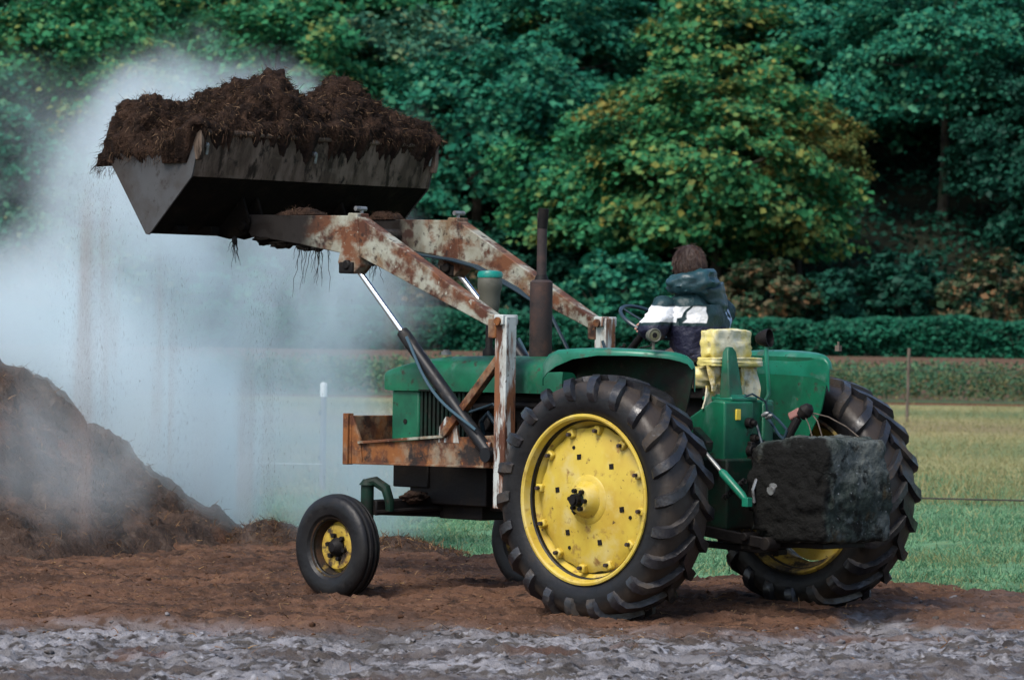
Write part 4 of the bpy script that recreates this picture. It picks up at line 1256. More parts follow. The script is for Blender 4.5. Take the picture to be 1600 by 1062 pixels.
for sg in (1, -1):
    r_ = bmesh.ops.create_icosphere(bm, subdivisions=2, radius=1.0)
    for v in r_['verts']:
        v.co = HR @ Vector((v.co.x * .016 - .004, v.co.y * .007 + sg * (.078 + .006 * max(0, -v.co.x)), v.co.z * .031)) + headc
    r_ = bmesh.ops.create_icosphere(bm, subdivisions=2, radius=.0115)
    for v in r_['verts']:
        v.co = HR @ (v.co + Vector((.078, sg * .028, .005))) + headc
    for f in {f for v in r_['verts'] for f in v.link_faces}:
        f.material_index = 1
for f in bm.faces: f.smooth = True
bm.to_mesh(body); bm.free()
body.materials.clear()
body.materials.append(M['skin']); body.materials.append(M['eye'])
body.name = 'body'
o = bpy.data.objects.new('body', body); COL.objects.link(o); o.parent = man; sh(o, PB)
# trousers and boots
tn = {'p': (hip + Vector((0, 0, -.01)), (.165, .135)), 'w': (hip + Vector((.01, 0, .10)), (.155, .125)), 'lh': (hip + Vector((.08, .10, -.02)), .105), 'rh': (hip + Vector((.08, -.10, -.02)), .105), 'lk': (lkn, .078), 'rk': (rkn, .078), 'la': (lan + Vector((0, 0, .04)), .062), 'ra': (ran + Vector((0, 0, .04)), .062)}
me = skin_mesh(tn, [('p', 'w'), ('p', 'lh'), ('p', 'rh'), ('lh', 'lk'), ('rh', 'rk'), ('lk', 'la'), ('rk', 'ra')], 'p', 2)
me.materials.clear(); me.materials.append(M['denim'])
o = bpy.data.objects.new('trousers', me); COL.objects.link(o); o.parent = man; sh(o, PB)
for a_, t_ in ((lan, ltoe), (ran, rtoe)):
    me = skin_mesh({'a': (a_ + Vector((0, 0, .10)), .055), 'b': (a_ + Vector((0, 0, -.02)), .052), 'c': (t_ - Vector((.04, 0, 0)), (.045, .045)), 'd': (t_ + Vector((.03, 0, -.008)), (.038, .03))}, [('a', 'b'), ('b', 'c'), ('c', 'd')], 'b', 2)
    me.materials.clear(); me.materials.append(M['boot'])
    o = bpy.data.objects.new('boot', me); COL.objects.link(o); o.parent = man; sh(o, PB)
# the jacket's sewn pattern: white blocks, navy skirt, pale lines
def jacket_pattern():
    mt = mat('jacket_pattern', (0.006, 0.026, 0.029), 0.52, layers=[((0.011, 0.040, 0.045), 6, 0.5, 0.7)], bump=[(14, 0.7, 0.03), (45, 0.3, 0.006)], spec=.4)
    t = mt.node_tree; N = t.nodes; Lk = t.links.new
    p = N['Principled BSDF']; cur = p.inputs['Base Color'].links[0].from_socket
    tc = N.new('ShaderNodeTexCoord')
    nz = N.new('ShaderNodeTexNoise'); nz.inputs['Scale'].default_value = 7; nz.inputs['Detail'].default_value = 2; Lk(tc.outputs['Object'], nz.inputs['Vector'])
    vs_ = N.new('ShaderNodeVectorMath'); vs_.operation = 'MULTIPLY_ADD'; Lk(nz.outputs['Color'], vs_.inputs[0]); vs_.inputs[1].default_value = (.035,) * 3; Lk(tc.outputs['Object'], vs_.inputs[2])
    sp = N.new('ShaderNodeSeparateXYZ'); Lk(vs_.outputs[0], sp.inputs[0])
    o_ = .0175
    def M_(op, a, b):
        n_ = N.new('ShaderNodeMath'); n_.operation = op
        for i, q in enumerate((a, b)):
            if isinstance(q, (int, float)): n_.inputs[i].default_value = q
            else: Lk(q, n_.inputs[i])
        return n_.outputs[0]
    def step(v, e, w_=.004):
        r = N.new('ShaderNodeMapRange'); r.inputs[1].default_value = e - w_ + o_; r.inputs[2].default_value = e + w_ + o_; Lk(v, r.inputs[0]); return r.outputs[0]
    def inv(v): return M_('SUBTRACT', 1.0, v)
    def mix(f, c):
        nonlocal cur
        x_ = N.new('ShaderNodeMix'); x_.data_type = 'RGBA'; Lk(f, x_.inputs[0]); Lk(cur, x_.inputs[6]); x_.inputs[7].default_value = (*c, 1); cur = x_.outputs[2]
    x, y, z = sp.outputs
    mix(inv(step(z, 1.905)), (.007, .008, .026))
    band = M_('MULTIPLY', M_('MULTIPLY', step(z, 1.925), inv(step(z, 2.035))), step(y, .095))
    seam = M_('ABSOLUTE', M_('SUBTRACT', M_('SUBTRACT', y, M_('MULTIPLY', z, -.25)), .205 + .49 + o_ * 1.25), 0)
    seam_m = N.new('ShaderNodeMapRange'); seam_m.inputs[1].default_value = .006; seam_m.inputs[2].default_value = .010; Lk(seam, seam_m.inputs[0])
    mix(M_('MULTIPLY', band, seam_m.outputs[0]), (.78, .79, .80))
    for off, k_ in ((.135, .55), (.185, .30)):
        ln = M_('ABSOLUTE', M_('ADD', M_('ADD', y, off - o_), M_('MULTIPLY', M_('SUBTRACT', 2.03 + o_, z), k_)), 0)
        r = N.new('ShaderNodeMapRange'); r.inputs[1].default_value = .006; r.inputs[2].default_value = .010; r.inputs[3].default_value = 1; r.inputs[4].default_value = 0; Lk(ln, r.inputs[0])
        mix(M_('MULTIPLY', M_('MULTIPLY', r.outputs[0], inv(step(z, 2.05))), M_('MULTIPLY', step(z, 1.84), inv(step(x, .2)))), (.36, .46, .62))
    Lk(cur, p.inputs['Base Color'])
    return mt
M['jacket_pattern'] = jacket_pattern()
# jacket: shell over torso and sleeves, with folds
jn = {'hem': (hip + Vector((.0, 0, -.02)), (.195, .165)), 'w': (waist, (.215, .175)), 'c': (chest + Vector((-.025, 0, .005)), (.222, .165)), 'n': (neck + Vector((0, 0, -.01)), (.118, .115)),
      'ls': (lsh + Vector((0, .01, -.045)), .095), 'rs': (rsh + Vector((0, -.03, -.03)), .108), 'lm': (lsh.lerp(lel, .5) + Vector((0, .01, 0)), .090), 'le': (lel, .082), 'rm': (rsh.lerp(rel, .5), .085), 're': (rel, .078), 'lw': (lel.lerp(lwr, .8), .058), 'rw': (rel.lerp(rwr, .8), .055), 'lw2': (lel.lerp(lwr, .93), .044), 'rw2': (rel.lerp(rwr, .93), .044)}
me = skin_mesh(jn, [('hem', 'w'), ('w', 'c'), ('c', 'n'), ('c', 'ls'), ('c', 'rs'), ('ls', 'lm'), ('lm', 'le'), ('le', 'lw'), ('lw', 'lw2'), ('rs', 'rm'), ('rm', 're'), ('re', 'rw'), ('rw', 'rw2')], 'w', 3)
P = np.array([v.co[:] for v in me.vertices]); Nn = np.array([v.normal[:] for v in me.vertices])
d = fbm(P * np.array([7, 7, 11]), 3, 4, ridged=True) * .016 + fbm(P * 16, 3, 14, ridged=True) * .007
Q = P + Nn * d[:, None]
me.vertices.foreach_set('co', Q.astype(np.float32).ravel())
me.materials.clear(); me.materials.append(M['jacket_pattern'])
o = bpy.data.objects.new('jacket', me); COL.objects.link(o); o.parent = man; sh(o, PB)
# hood lying bunched on the nape
m = MB()
n_ = 40
rings = []
for i in range(25):
    t = i / 24
    ring = []
    for k in range(n_):
        a = 2 * pi * k / n_
        R0 = (.150, .165)
        rad = .080 * sin(pi * min(1, max(0, t)) ) ** .6 + .012
        ring.append((t, a, rad))
    rings.append(ring)
# a thick collar ring, fuller at the back, made as a swept tube around the neck
def hood_pt(a, b):
    back = .5 - .5 * cos(a)
    cx, cy_, cz = .205, .012, 2.172
    R1 = .088 + .025 * back
    r1 = .036 + .036 * back
    ex = cos(a) * R1; ey = sin(a) * (R1 + .012)
    rr = r1 * cos(b); zz = r1 * 1.15 * sin(b) + .028 * back
    nx_ = cos(a); ny_ = sin(a)
    return (cx + ex + nx_ * rr, cy_ + ey + ny_ * rr, cz + zz)
rings = []
for i in range(64):
    a = 2 * pi * i / 64
    rings.append([hood_pt(a, 2 * pi * k / 24) for k in range(24)])
rings.append(rings[0])
m.loft(rings, caps=False)
P = np.array(m.v)
d = fbm(P * np.array([9, 9, 26]), 3, 44, ridged=True) * .020
ctr = np.array([.20, .012, 2.2])
nn = P - ctr; nn /= np.linalg.norm(nn, axis=1, keepdims=True)
m.v = [tuple(q_) for q_ in (P + nn * d[:, None])]
o = m.build('hood', M['hood_cloth'], man, smooth=80); sh(o, PB)
# point of the hood hanging down the right shoulder blade
m = MB()
rings = []
for i in range(12):
    t = i / 11
    c = Vector((.085, -.04, 2.17)).lerp(Vector((.045, -.135, 2.00)), t)
    wd = .12 * (1 - t) ** .7 + .02; dp = .055 * (1 - t * .6)
    rings.append([tuple(c + Vector((dp * cos(a), wd * sin(a) * .95, wd * .25 * sin(a) * -1))) for a in [2 * pi * k / 22 for k in range(22)]])
m.loft(rings)
P = np.array(m.v); d = fbm(P * np.array([10, 22, 10]), 3, 77, ridged=True) * .012
P[:, 0] -= np.abs(d)
m.v = [tuple(q_) for q_ in P]
o = m.build('hood_flap', M['jacket'], man, smooth=80); sh(o, PB)
# hair: scalp cap with strands
bm = bmesh.new(); bmesh.ops.create_icosphere(bm, subdivisions=5, radius=1.0)
dl = [v for v in bm.verts if (v.co.x > .62 and v.co.z < .52) or (v.co.x > .15 and v.co.z < -.25) or v.co.z < -.72]
bmesh.ops.delete(bm, geom=dl, context='VERTS')
P = np.array([v.co[:] for v in bm.verts])
nz_ = fbm(P * np.array([5, 5, 2.2]), 3, 12, ridged=True)
for v, c, k_ in zip(bm.verts, P, nz_):
    h = head_shape(c)
    up_ = Vector(c)
    v.co = HR @ (h + up_ * (.018 + .003 * float(k_) + .008 * max(0, c[2]))) + headc
for f in bm.faces: f.smooth = True
me = bpy.data.meshes.new('hair'); bm.to_mesh(me); bm.free(); me.materials.append(M['hair'])
hv = np.array([v.co[:] for v in me.vertices])
hair = bpy.data.objects.new('hair', me); COL.objects.link(hair); hair.parent = man; sh(hair, PB)
rng = np.random.default_rng(9); n = 4200
pi_ = rng.integers(0, len(hv), n)
hc = np.array(headc[:])
out = hv[pi_] - hc; out /= np.linalg.norm(out, axis=1, keepdims=True)
tang = np.array([-.2, 0, -1.0]) - out * (out @ np.array([-.2, 0, -1.0]))[:, None]
V_, F_ = strips(hv[pi_] - out * .001, tang + rng.normal(size=(n, 3)) * .07, rng.uniform(.02, .055, n), rng.uniform(.0015, .003, n), .10, 5, segs=3, sway=.04)
o = sh(npmesh('hair_strands', V_, F_, M['hair'], hair), (0, 0, 0)); o['kind'] = 'stuff'
# ================================================================== TERRAIN
def smooth(a, b, x):
    t = np.clip((x - a) / (b - a), 0, 1)
    return t * t * (3 - 2 * t)
def terrain_base(x, y):
    z = np.zeros_like(y)
    z = z + 1.35 * smooth(124, 150, y)
    z = z + 1.2 * smooth(152, 168, y)
    z = z + np.maximum(0, y - 166) * .42
    z = z - .02 * np.maximum(0, np.abs(x) - 60) * 0
    return z
def border(x):
    return 31.35 - 1.0 * np.clip(x, -9, 4.3) + np.maximum(x - 4.3, 0) * -.25
def mudline(x):
    return 23.85 + 3.9 * smooth(1.5, 3.2, x)
def seq(stops):
    out = [stops[0][0]]
    for (a, b, st) in [(stops[i][0], stops[i + 1][0], stops[i][1]) for i in range(len(stops) - 1)]:
        n_ = max(1, int(round((b - a) / st)))
        out += [a + (b - a) * (i + 1) / n_ for i in range(n_)]
    return np.array(out)
xs = seq([(-160, 20), (-40, 4), (-12, .8), (-5.2, .024), (5.0, .8), (12, 4), (40, 20), (160, 1)])
ys = seq([(-30, 6), (12, 1), (19.3, .024), (33.4, .12), (37, .5), (48, 1.5), (124, 2), (170, 3), (320, 1)])
gx, gy = np.meshgrid(xs, ys, indexing='ij')
X, Y = gx.ravel(), gy.ravel()
Z = terrain_base(X, Y)
P3 = np.stack([X, Y, np.zeros_like(X)], 1)
near = smooth(46, 36, Y)
soil = smooth(-.25, .15, border(X) + fbm(P3 * 1.3, 3, 61) * .25 - Y) * smooth(40, 34, Y)
Z = Z + near * (.030 * fbm(P3 * .9, 2, 1) + .012 * fbm(P3 * 2.3, 2, 2))
mud = smooth(.35, -.35, Y - mudline(X) - .35 * fbm(P3 * 1.6, 3, 33))
mud = mud * (1 - .85 * smooth(1.2, 2.2, X) * smooth(23.6, 24.6, Y) * smooth(-.25, .25, fbm(P3 * np.array([.9, 1.8, 1]), 3, 93) + .05))
rough = soil * near
det = .026 * fbm(P3 * np.array([3, 5, 1]), 4, 5, gain=.6) + .014 * fbm(P3 * 13, 3, 6, ridged=True)
def worley(P, seed):
    i = np.floor(P).astype(np.int64); f = P - i
    d1 = np.full(len(P), 9.0); d2 = np.full(len(P), 9.0); idv = np.zeros(len(P))
    for dx in (-1, 0, 1):
        for dy in (-1, 0, 1):
            cx, cy2 = i[:, 0] + dx, i[:, 1] + dy
            px_ = dx + _hash(cx, cy2, cx * 0, seed) - f[:, 0]; py_ = dy + _hash(cx, cy2, cx * 0 + 1, seed) - f[:, 1]
            d = np.sqrt(px_ ** 2 + py_ ** 2); h = _hash(cx, cy2, cx * 0 + 2, seed)
            c = d < d1
            d2 = np.where(c, d1, np.minimum(d2, d)); idv = np.where(c, h, idv); d1 = np.where(c, d, d1)
    return d1, d2, idv
def clod_h(sc, seed, th):
    warp = np.stack([X + .12 * fbm(P3 * 6, 3, seed + 1), Y + .12 * fbm(P3 * 6 + 9, 3, seed + 2)], 1)
    d1, d2, h = worley(warp * np.array(sc), seed)
    return np.clip((d2 - d1) * 2.2, 0, 1) ** .6 * np.clip((h - th) / (1 - th), 0, 1)
patch = smooth(-.25, .45, fbm(P3 * np.array([1.1, 1.9, 1]), 3, 91))
mdt = -.03 + .020 * fbm(P3 * np.array([1.6, 3.0, 1]), 3, 7) + .040 * patch * clod_h((3.6, 4.6), 5, .25) + .030 * clod_h((9, 11), 6, .35) + .020 * clod_h((19, 23), 9, .25) + .016 * fbm(P3 * np.array([7, 9, 1]), 4, 41, gain=.65) + .007 * fbm(P3 * 32, 2, 10)
det = det + .018 * clod_h((9, 11), 16, .55) + .012 * clod_h((20, 24), 17, .45)
streak = .018 * fbm(P3 * np.array([1.2, 7, 1]), 3, 12)
Z = Z + rough * ((1 - mud) * (det + streak) + mud * mdt)
# a low berm of fallen compost along the yard, thickest by the near wheels
Z = Z + rough * (1 - mud) * .03
grassy = (1 - soil) * near
Z = Z + grassy * (.02 * fbm(P3 * 2.0, 3, 15))
# press the tyres in
for (lx, ly, wx, wy) in ((0, 1.05, .42, .30), (0, -1.05, .42, .30), (2.52, .97, .22, .16), (2.52, -.97, .22, .16)):
    wpt = TM @ Vector((lx, ly, 0))
    dx, dy = X - wpt.x, Y - wpt.y
    c_, s_ = cos(radians(136)), sin(radians(136))
    u = dx * c_ + dy * s_; v = -dx * s_ + dy * c_
    k = np.exp(-np.clip((u / wx) ** 4 + (v / wy) ** 4, 0, 50))
    Z = Z * (1 - k) + k * .012
    ring = np.exp(-np.clip((np.sqrt((u / wx) ** 2 + (v / wy) ** 2) - 1.25) ** 2 / .05, 0, 50))
    Z = Z + ring * .018 * (fbm(P3 * 5, 3, 19) + .5)
V = np.stack([X, Y, Z], 1)
nx_, ny_ = len(xs), len(ys)
idx = np.arange(nx_ * ny_).reshape(nx_, ny_)
F = np.stack([idx[:-1, :-1].ravel(), idx[1:, :-1].ravel(), idx[1:, 1:].ravel(), idx[:-1, 1:].ravel()], 1)
fc = V[F].mean(1)
is_soil = (soil[F].mean(1) > .5)
is_hill = fc[:, 1] > 152
def ground_at(x, y):
    ix = np.clip(np.searchsorted(xs, x) - 1, 0, nx_ - 2); iy = np.clip(np.searchsorted(ys, y) - 1, 0, ny_ - 2)
    Zg = Z.reshape(nx_, ny_)
    fx = (x - xs[ix]) / (xs[ix + 1] - xs[ix]); fy = (y - ys[iy]) / (ys[iy + 1] - ys[iy])
    return (Zg[ix, iy] * (1 - fx) + Zg[ix + 1, iy] * fx) * (1 - fy) + (Zg[ix, iy + 1] * (1 - fx) + Zg[ix + 1, iy + 1] * fx) * fy
def sub(name, mask, material):
    f = F[mask]
    u, inv = np.unique(f.ravel(), return_inverse=True)
    o = npmesh(name, V[u], inv.reshape(-1, 4), material, smooth=True)
    o['kind'] = 'structure'
    return o
# yard soil: brown compost crumbs, turning to wet grey mud in the foreground
def yard_material():
    m = mat('yard_soil', (0.098, 0.050, 0.030), .95, layers=[((0.042, 0.023, 0.015), 1.6, .44, .60, 12, (.45, 1.5, 1)), ((0.150, 0.080, 0.046), 6, .54, .72, 12), ((0.022, 0.013, 0.009), 7, .56, .66, 12), ((0.13, 0.075, 0.05), 26, .58, .68, 6), ((0.20, 0.12, 0.07), 55, .69, .78, 3)], bump=[(16, .7, .03), (70, .7, .012)], spec=.2, space='World')
    t = m.node_tree; N = t.nodes; Lk = t.links.new
    p = N['Principled BSDF']
    src = p.inputs['Base Color'].links[0].from_socket
    g = N.new('ShaderNodeNewGeometry')
    at = N.new('ShaderNodeAttribute'); at.attribute_name = 'mud'
    # the mud's own grey-violet colours
    def nz(sc, lo, hi, det=9, st=None):
        mp = N.new('ShaderNodeMapping'); Lk(g.outputs['Position'], mp.inputs[0])
        if st: mp.inputs['Scale'].default_value = st
        n_ = N.new('ShaderNodeTexNoise'); n_.inputs['Scale'].default_value = sc; n_.inputs['Detail'].default_value = det; Lk(mp.outputs[0], n_.inputs['Vector'])
        r = N.new('ShaderNodeMapRange'); r.inputs[1].default_value = lo; r.inputs[2].default_value = hi; Lk(n_.outputs['Fac'], r.inputs[0])
        return r.outputs[0]
    def mix(f, a, b):
        x_ = N.new('ShaderNodeMix'); x_.data_type = 'RGBA'
        Lk(f, x_.inputs[0])
        for s_, q in ((6, a), (7, b)):
            if isinstance(q, tuple): x_.inputs[s_].default_value = (*q, 1)
            else: Lk(q, x_.inputs[s_])
        return x_.outputs[2]
    c = mix(nz(2.6, .40, .60, 9, (.7, 1.2, 1)), (.200, .196, .208), (.105, .099, .100))
    c = mix(nz(4.2, .50, .58, 10, (.55, 1.4, 1)), c, (.060, .052, .046))
    c = mix(nz(9, .54, .64), c, (.030, .025, .022))
    c = mix(nz(16, .58, .74), c, (.30, .30, .32))
    c = mix(nz(1.0, .50, .62, 11, (.6, 1.3, 1)), c, (.062, .050, .044))
    c = mix(nz(1.1, .60, .72), c, (.075, .036, .022))
    c2 = mix(at.outputs['Fac'], src, c)
    Lk(c2, p.inputs['Base Color'])
    rg = N.new('ShaderNodeMapRange'); rg.inputs[3].default_value = .95; rg.inputs[4].default_value = .62; Lk(at.outputs['Fac'], rg.inputs[0])
    wet = nz(1.7, .50, .62); w2 = N.new('ShaderNodeMath'); w2.operation = 'MULTIPLY'; Lk(wet, w2.inputs[0]); Lk(at.outputs['Fac'], w2.inputs[1])
    wm = N.new('ShaderNodeMix'); Lk(w2.outputs[0], wm.inputs[0]); Lk(rg.outputs[0], wm.inputs[2]); wm.inputs[3].default_value = .34; Lk(wm.outputs[0], p.inputs['Roughness'])
    return m
gmask = is_soil & ~is_hill & (fc[:, 1] < 41)
yard = sub('ground', gmask, yard_material())
at = yard.data.attributes.new('mud', 'FLOAT', 'POINT')
u = np.unique(F[gmask].ravel())
at.data.foreach_set('value', (mud * soil)[u].astype(np.float32))
def field_material():
    m = mat('meadow', (0.11, 0.23, 0.12), .9, layers=[((0.062, 0.135, 0.066), 1.8, .42, .6, 8), ((0.13, 0.20, 0.095), 4.5, .52, .72, 8), ((0.055, 0.050, 0.028), 3, .62, .76, 8), ((0.11, 0.20, 0.12), 30, .56, .72, 4)], bump=[(14, .8, .05), (50, .7, .02)], spec=.15, space='World')
    t = m.node_tree; N = t.nodes; Lk = t.links.new
    p = N['Principled BSDF']; src = p.inputs['Base Color'].links[0].from_socket
    g = N.new('ShaderNodeNewGeometry'); sp = N.new('ShaderNodeSeparateXYZ'); Lk(g.outputs['Position'], sp.inputs[0])
    def zone(src, y0, y1, y2, y3, col, amp, sc):
        n_ = N.new('ShaderNodeTexNoise'); n_.inputs['Scale'].default_value = sc; n_.inputs['Detail'].default_value = 6; Lk(g.outputs['Position'], n_.inputs['Vector'])
        a = N.new('ShaderNodeMath'); a.operation = 'MULTIPLY_ADD'; Lk(n_.outputs['Fac'], a.inputs[0]); a.inputs[1].default_value = amp; Lk(sp.outputs['Y'], a.inputs[2])
        r1 = N.new('ShaderNodeMapRange'); r1.inputs[1].default_value = y0 + amp / 2; r1.inputs[2].default_value = y1 + amp / 2; Lk(a.outputs[0], r1.inputs[0])
        r2 = N.new('ShaderNodeMapRange'); r2.inputs[1].default_value = y2 + amp / 2; r2.inputs[2].default_value = y3 + amp / 2; r2.inputs[3].default_value = 1; r2.inputs[4].default_value = 0; Lk(a.outputs[0], r2.inputs[0])
        mm = N.new('ShaderNodeMath'); mm.operation = 'MULTIPLY'; Lk(r1.outputs[0], mm.inputs[0]); Lk(r2.outputs[0], mm.inputs[1])
        x_ = N.new('ShaderNodeMix'); x_.data_type = 'RGBA'; Lk(mm.outputs[0], x_.inputs[0]); Lk(src, x_.inputs[6])
        n2 = N.new('ShaderNodeTexNoise'); n2.inputs['Scale'].default_value = 1.5; n2.inputs['Detail'].default_value = 8; Lk(g.outputs['Position'], n2.inputs['Vector'])
        cr = N.new('ShaderNodeMix'); cr.data_type = 'RGBA'; Lk(n2.outputs['Fac'], cr.inputs[0]); cr.inputs[6].default_value = (*[q * .6 for q in col], 1); cr.inputs[7].default_value = (*[q * 1.4 for q in col], 1)
        Lk(cr.outputs[2], x_.inputs[7])
        return x_.outputs[2]
    c = zone(src, 40, 56, 114, 120, (.25, .235, .105), 12, .35)
    c = zone(c, 58, 68, 70, 80, (.135, .17, .075), 18, .3)
    c = zone(c, 96, 102, 106, 113, (.12, .16, .075), 14, .25)      # dry yellowing meadow
    c = zone(c, 78, 86, 88, 97, (.19, .155, .085), 16, .22)            # bare strip in it
    c = zone(c, 117.5, 118.5, 123, 124, (.15, .065, .035), 1, .3)      # red soil at the crop's foot
    c = zone(c, 124, 128, 149, 152, (.105, .062, .040), 2, .3)         # ploughed strip before the hedge
    Lk(c, p.inputs['Base Color'])
    return m
sub('meadow', ~gmask & ~is_hill, field_material())
sub('hillside', is_hill, mat('forest_floor', (0.010, 0.013, 0.009), .95, layers=[((0.018, 0.022, 0.013), .6, .45, .65)], spec=.1, space='World'))

# clods and straw on the yard
rng = np.random.default_rng(21)
def clods(n, region, smin, smax, seed):
    r_ = np.random.default_rng(seed)
    bm = bmesh.new(); bmesh.ops.create_icosphere(bm, subdivisions=2, radius=1)
    B = np.array([v.co[:] for v in bm.verts]); BF = np.array([[v.index for v in f.verts] for f in bm.faces]); bm.free()
    x, y = region(r_, n)
    s = smin + (smax - smin) * r_.random(len(x)) ** 3
    z = ground_at(x, y)
    parts = []
    lumps = [B * (1 + .55 * fbm(B * 1.6 + 9 * k, 3, 50 + k))[:, None] for k in range(6)]
    for i in range(len(x)):
        L_ = lumps[i % 6] * np.array([1, r_.uniform(.6, 1), r_.uniform(.45, .8)]) * s[i]
        a = r_.uniform(0, 6.28)
        R = np.array([[cos(a), -sin(a), 0], [sin(a), cos(a), 0], [0, 0, 1]])
        parts.append((L_ @ R.T + np.array([x[i], y[i], z[i] + s[i] * .15]), BF))
    return merge(parts)
def reg_soil(r_, n):
    x = r_.uniform(-4.6, 4.6, n); y = r_.uniform(20, 33, n)
    k = (y < border(x) - .1) & (y > mudline(x) - .3)
    return x[k], y[k]
def reg_mud(r_, n):
    x = r_.uniform(-4.4, 4.4, n); y = r_.uniform(20, 28, n)
    k = (y < mudline(x) + .2) & (y < border(x) - .2)
    return x[k], y[k]
Vc, Fc = clods(1400, reg_soil, .003, .024, 3)
tag(npmesh('soil_clods', Vc, Fc, mat('soil_clod', (.085, .042, .024), .95, layers=[((.045, .022, .013), 9, .45, .6, 8)], bump=[(40, .6, .01)], spec=.15), smooth=True), 'brown crumbs and clods of compost scattered over the brown yard', 'soil clods', kind='stuff')
Vc, Fc = clods(1400, reg_mud, .004, .028, 4)
tag(npmesh('mud_clods', Vc, Fc, mat('mud_clod', (.16, .15, .155), .8, layers=[((.05, .04, .035), 9, .45, .6, 8, (1, 1, 1))], bump=[(30, .6, .02)]), smooth=True), 'grey mud lumps on the churned foreground', 'mud lumps', kind='stuff')
def litter(n, region, seed, lmin, lmax):
    r_ = np.random.default_rng(seed)
    x, y = region(r_, n); z = ground_at(x, y) + .004
    k = len(x)
    d_ = r_.normal(size=(k, 3)) * np.array([1, 1, .25]) + np.array([0, 0, .12])
    return strips(np.stack([x, y, z], 1), d_, r_.uniform(lmin, lmax, k), r_.uniform(.003, .008, k), .1, seed, sway=.15)
Vl, Fl = merge([litter(7000, reg_soil, 6, .02, .09), litter(26000, reg_soil, 16, .008, .03), litter(1600, reg_mud, 7, .02, .09)])
tag(npmesh('straw_litter', Vl, Fl, M['straw']), 'short bits of straw and fibre strewn over the yard', 'straw', kind='stuff')

# ---- compost pile on the left
def pile(name, label, cx, cy_, prof, ext, step, seed, asp=1.0, lump=.09):
    e = empty(name, (cx, cy_, 0)); tag(e, label, 'compost pile')
    n_ = int(2 * ext / step)
    u = np.linspace(-ext, ext, n_)
    a, b = np.meshgrid(u, u, indexing='ij'); a = a.ravel(); b = b.ravel()
    th = np.arctan2(b, a)
    rr = np.sqrt(a * a + (b / asp) ** 2)
    rr = rr * (1 + .05 * np.sin(th * 3 + seed) + .03 * np.sin(th * 5 + 1.3 * seed))
    z = np.interp(rr, [p[0] for p in prof], [p[1] for p in prof])
    P_ = np.stack([a, b, z], 1)
    k = smooth(prof[-1][0], prof[-3][0], rr)
    W_ = P_ + np.array([cx, cy_, 0])
    z = z + k * (lump * fbm(W_ * 1.5, 3, seed) + lump * .5 * fbm(W_ * 4, 3, seed + 1, ridged=True) + .018 * fbm(W_ * 13, 3, seed + 2, ridged=True) + .008 * fbm(W_ * 32, 2, seed + 3))
    P_[:, 2] = z
    P_[:, 0] += k * .05 * fbm(W_ * 4 + 31, 3, seed + 5); P_[:, 1] += k * .05 * fbm(W_ * 4 + 57, 3, seed + 6)
    ix = np.arange(n_ * n_).reshape(n_, n_)
    F_ = np.stack([ix[:-1, :-1].ravel(), ix[1:, :-1].ravel(), ix[1:, 1:].ravel(), ix[:-1, 1:].ravel()], 1)
    keep = P_[F_][:, :, 2].max(1) > -.09
    npmesh('heap', P_, F_[keep], M['pile'], e, smooth=True)
    r_ = np.random.default_rng(seed); vis = np.where((P_[:, 2] > .02) & (b < ext * .3))[0]
    m_ = int(2600 * ext)
    q = P_[r_.choice(vis, m_)]
    V_, F2_ = strips(q, r_.normal(size=(m_, 3)) + np.array([0, -.2, .2]), r_.uniform(.03, .10, m_), r_.uniform(.004, .009, m_), .35, seed)
    npmesh('fibres', V_, F2_, M['straw'], e)['kind'] = 'stuff'
    return e
pile('compost_pile', 'tall steaming compost pile at the left edge of the yard', -5.8, 33.0, [(0, 2.36), (.6, 2.10), (1.48, 1.45), (2.02, 1.07), (2.57, .60), (3.1, .22), (3.4, .04), (3.75, -.12)], 3.8, .03, 3)
pile('compost_mound', 'low brown compost mound between the tall pile and the front wheel', -2.05, 33.2, [(0, .20), (.18, .17), (.35, .10), (.5, .03), (.62, -.06), (.7, -.12)], .72, .02, 11, lump=.03)
pile('soil_ridge', 'small grey soil ridge at the grass edge behind the front wheels', -.95, 32.25, [(0, .14), (.2, .11), (.42, .05), (.58, .0), (.65, -.05), (.75, -.12)], .78, .02, 17, lump=.025)

# ---- grass
def blades(n, x0, x1, y0, y1, seed, hmin, hmax):
    r_ = np.random.default_rng(seed)
    y = y0 + (y1 - y0) * r_.random(n) ** 1.3
    x = r_.uniform(x0, x1, n) * y / 32.0
    PP = np.stack([x, y, 0 * x], 1)
    k = (y > border(x) + .05 - .25 * fbm(PP * 1.3, 3, 61) + r_.normal(size=n) * .08) & (fbm(PP * .8, 2, 71) > -.75)
    x, y = x[k], y[k]
    z = np.where(y < 33.4, ground_at(x, y), ground_at(x, y)) - .01
    k = len(x)
    d_ = r_.normal(size=(k, 3)) * .55 + np.array([0, 0, 1.0])
    tall = 1 + .5 * fbm(np.stack([x, y, 0 * x], 1) * 1.2, 2, 81)
    return strips(np.stack([x, y, z], 1), d_, r_.uniform(hmin, hmax, k) * tall, r_.uniform(.006, .013, k), .25, seed, segs=2, sway=.25)
Vg, Fg = merge([blades(90000, -3.4, 5.0, 27, 40, 5, .04, .11), blades(60000, -4.6, 5.0, 38, 56, 6, .05, .12)])
M['grass'] = leafmat('grass_blades', [(0.050, 0.125, 0.065), (0.105, 0.25, 0.130), (0.18, 0.34, 0.19), (0.32, 0.30, 0.14)], [0, .4, .8, 1], trans=.3, patch=((0.24, 0.21, 0.085), .35, .66, .88))
tag(npmesh('grass', Vg, Fg, M['grass']), 'short green meadow grass behind the tractor', 'grass', kind='stuff')

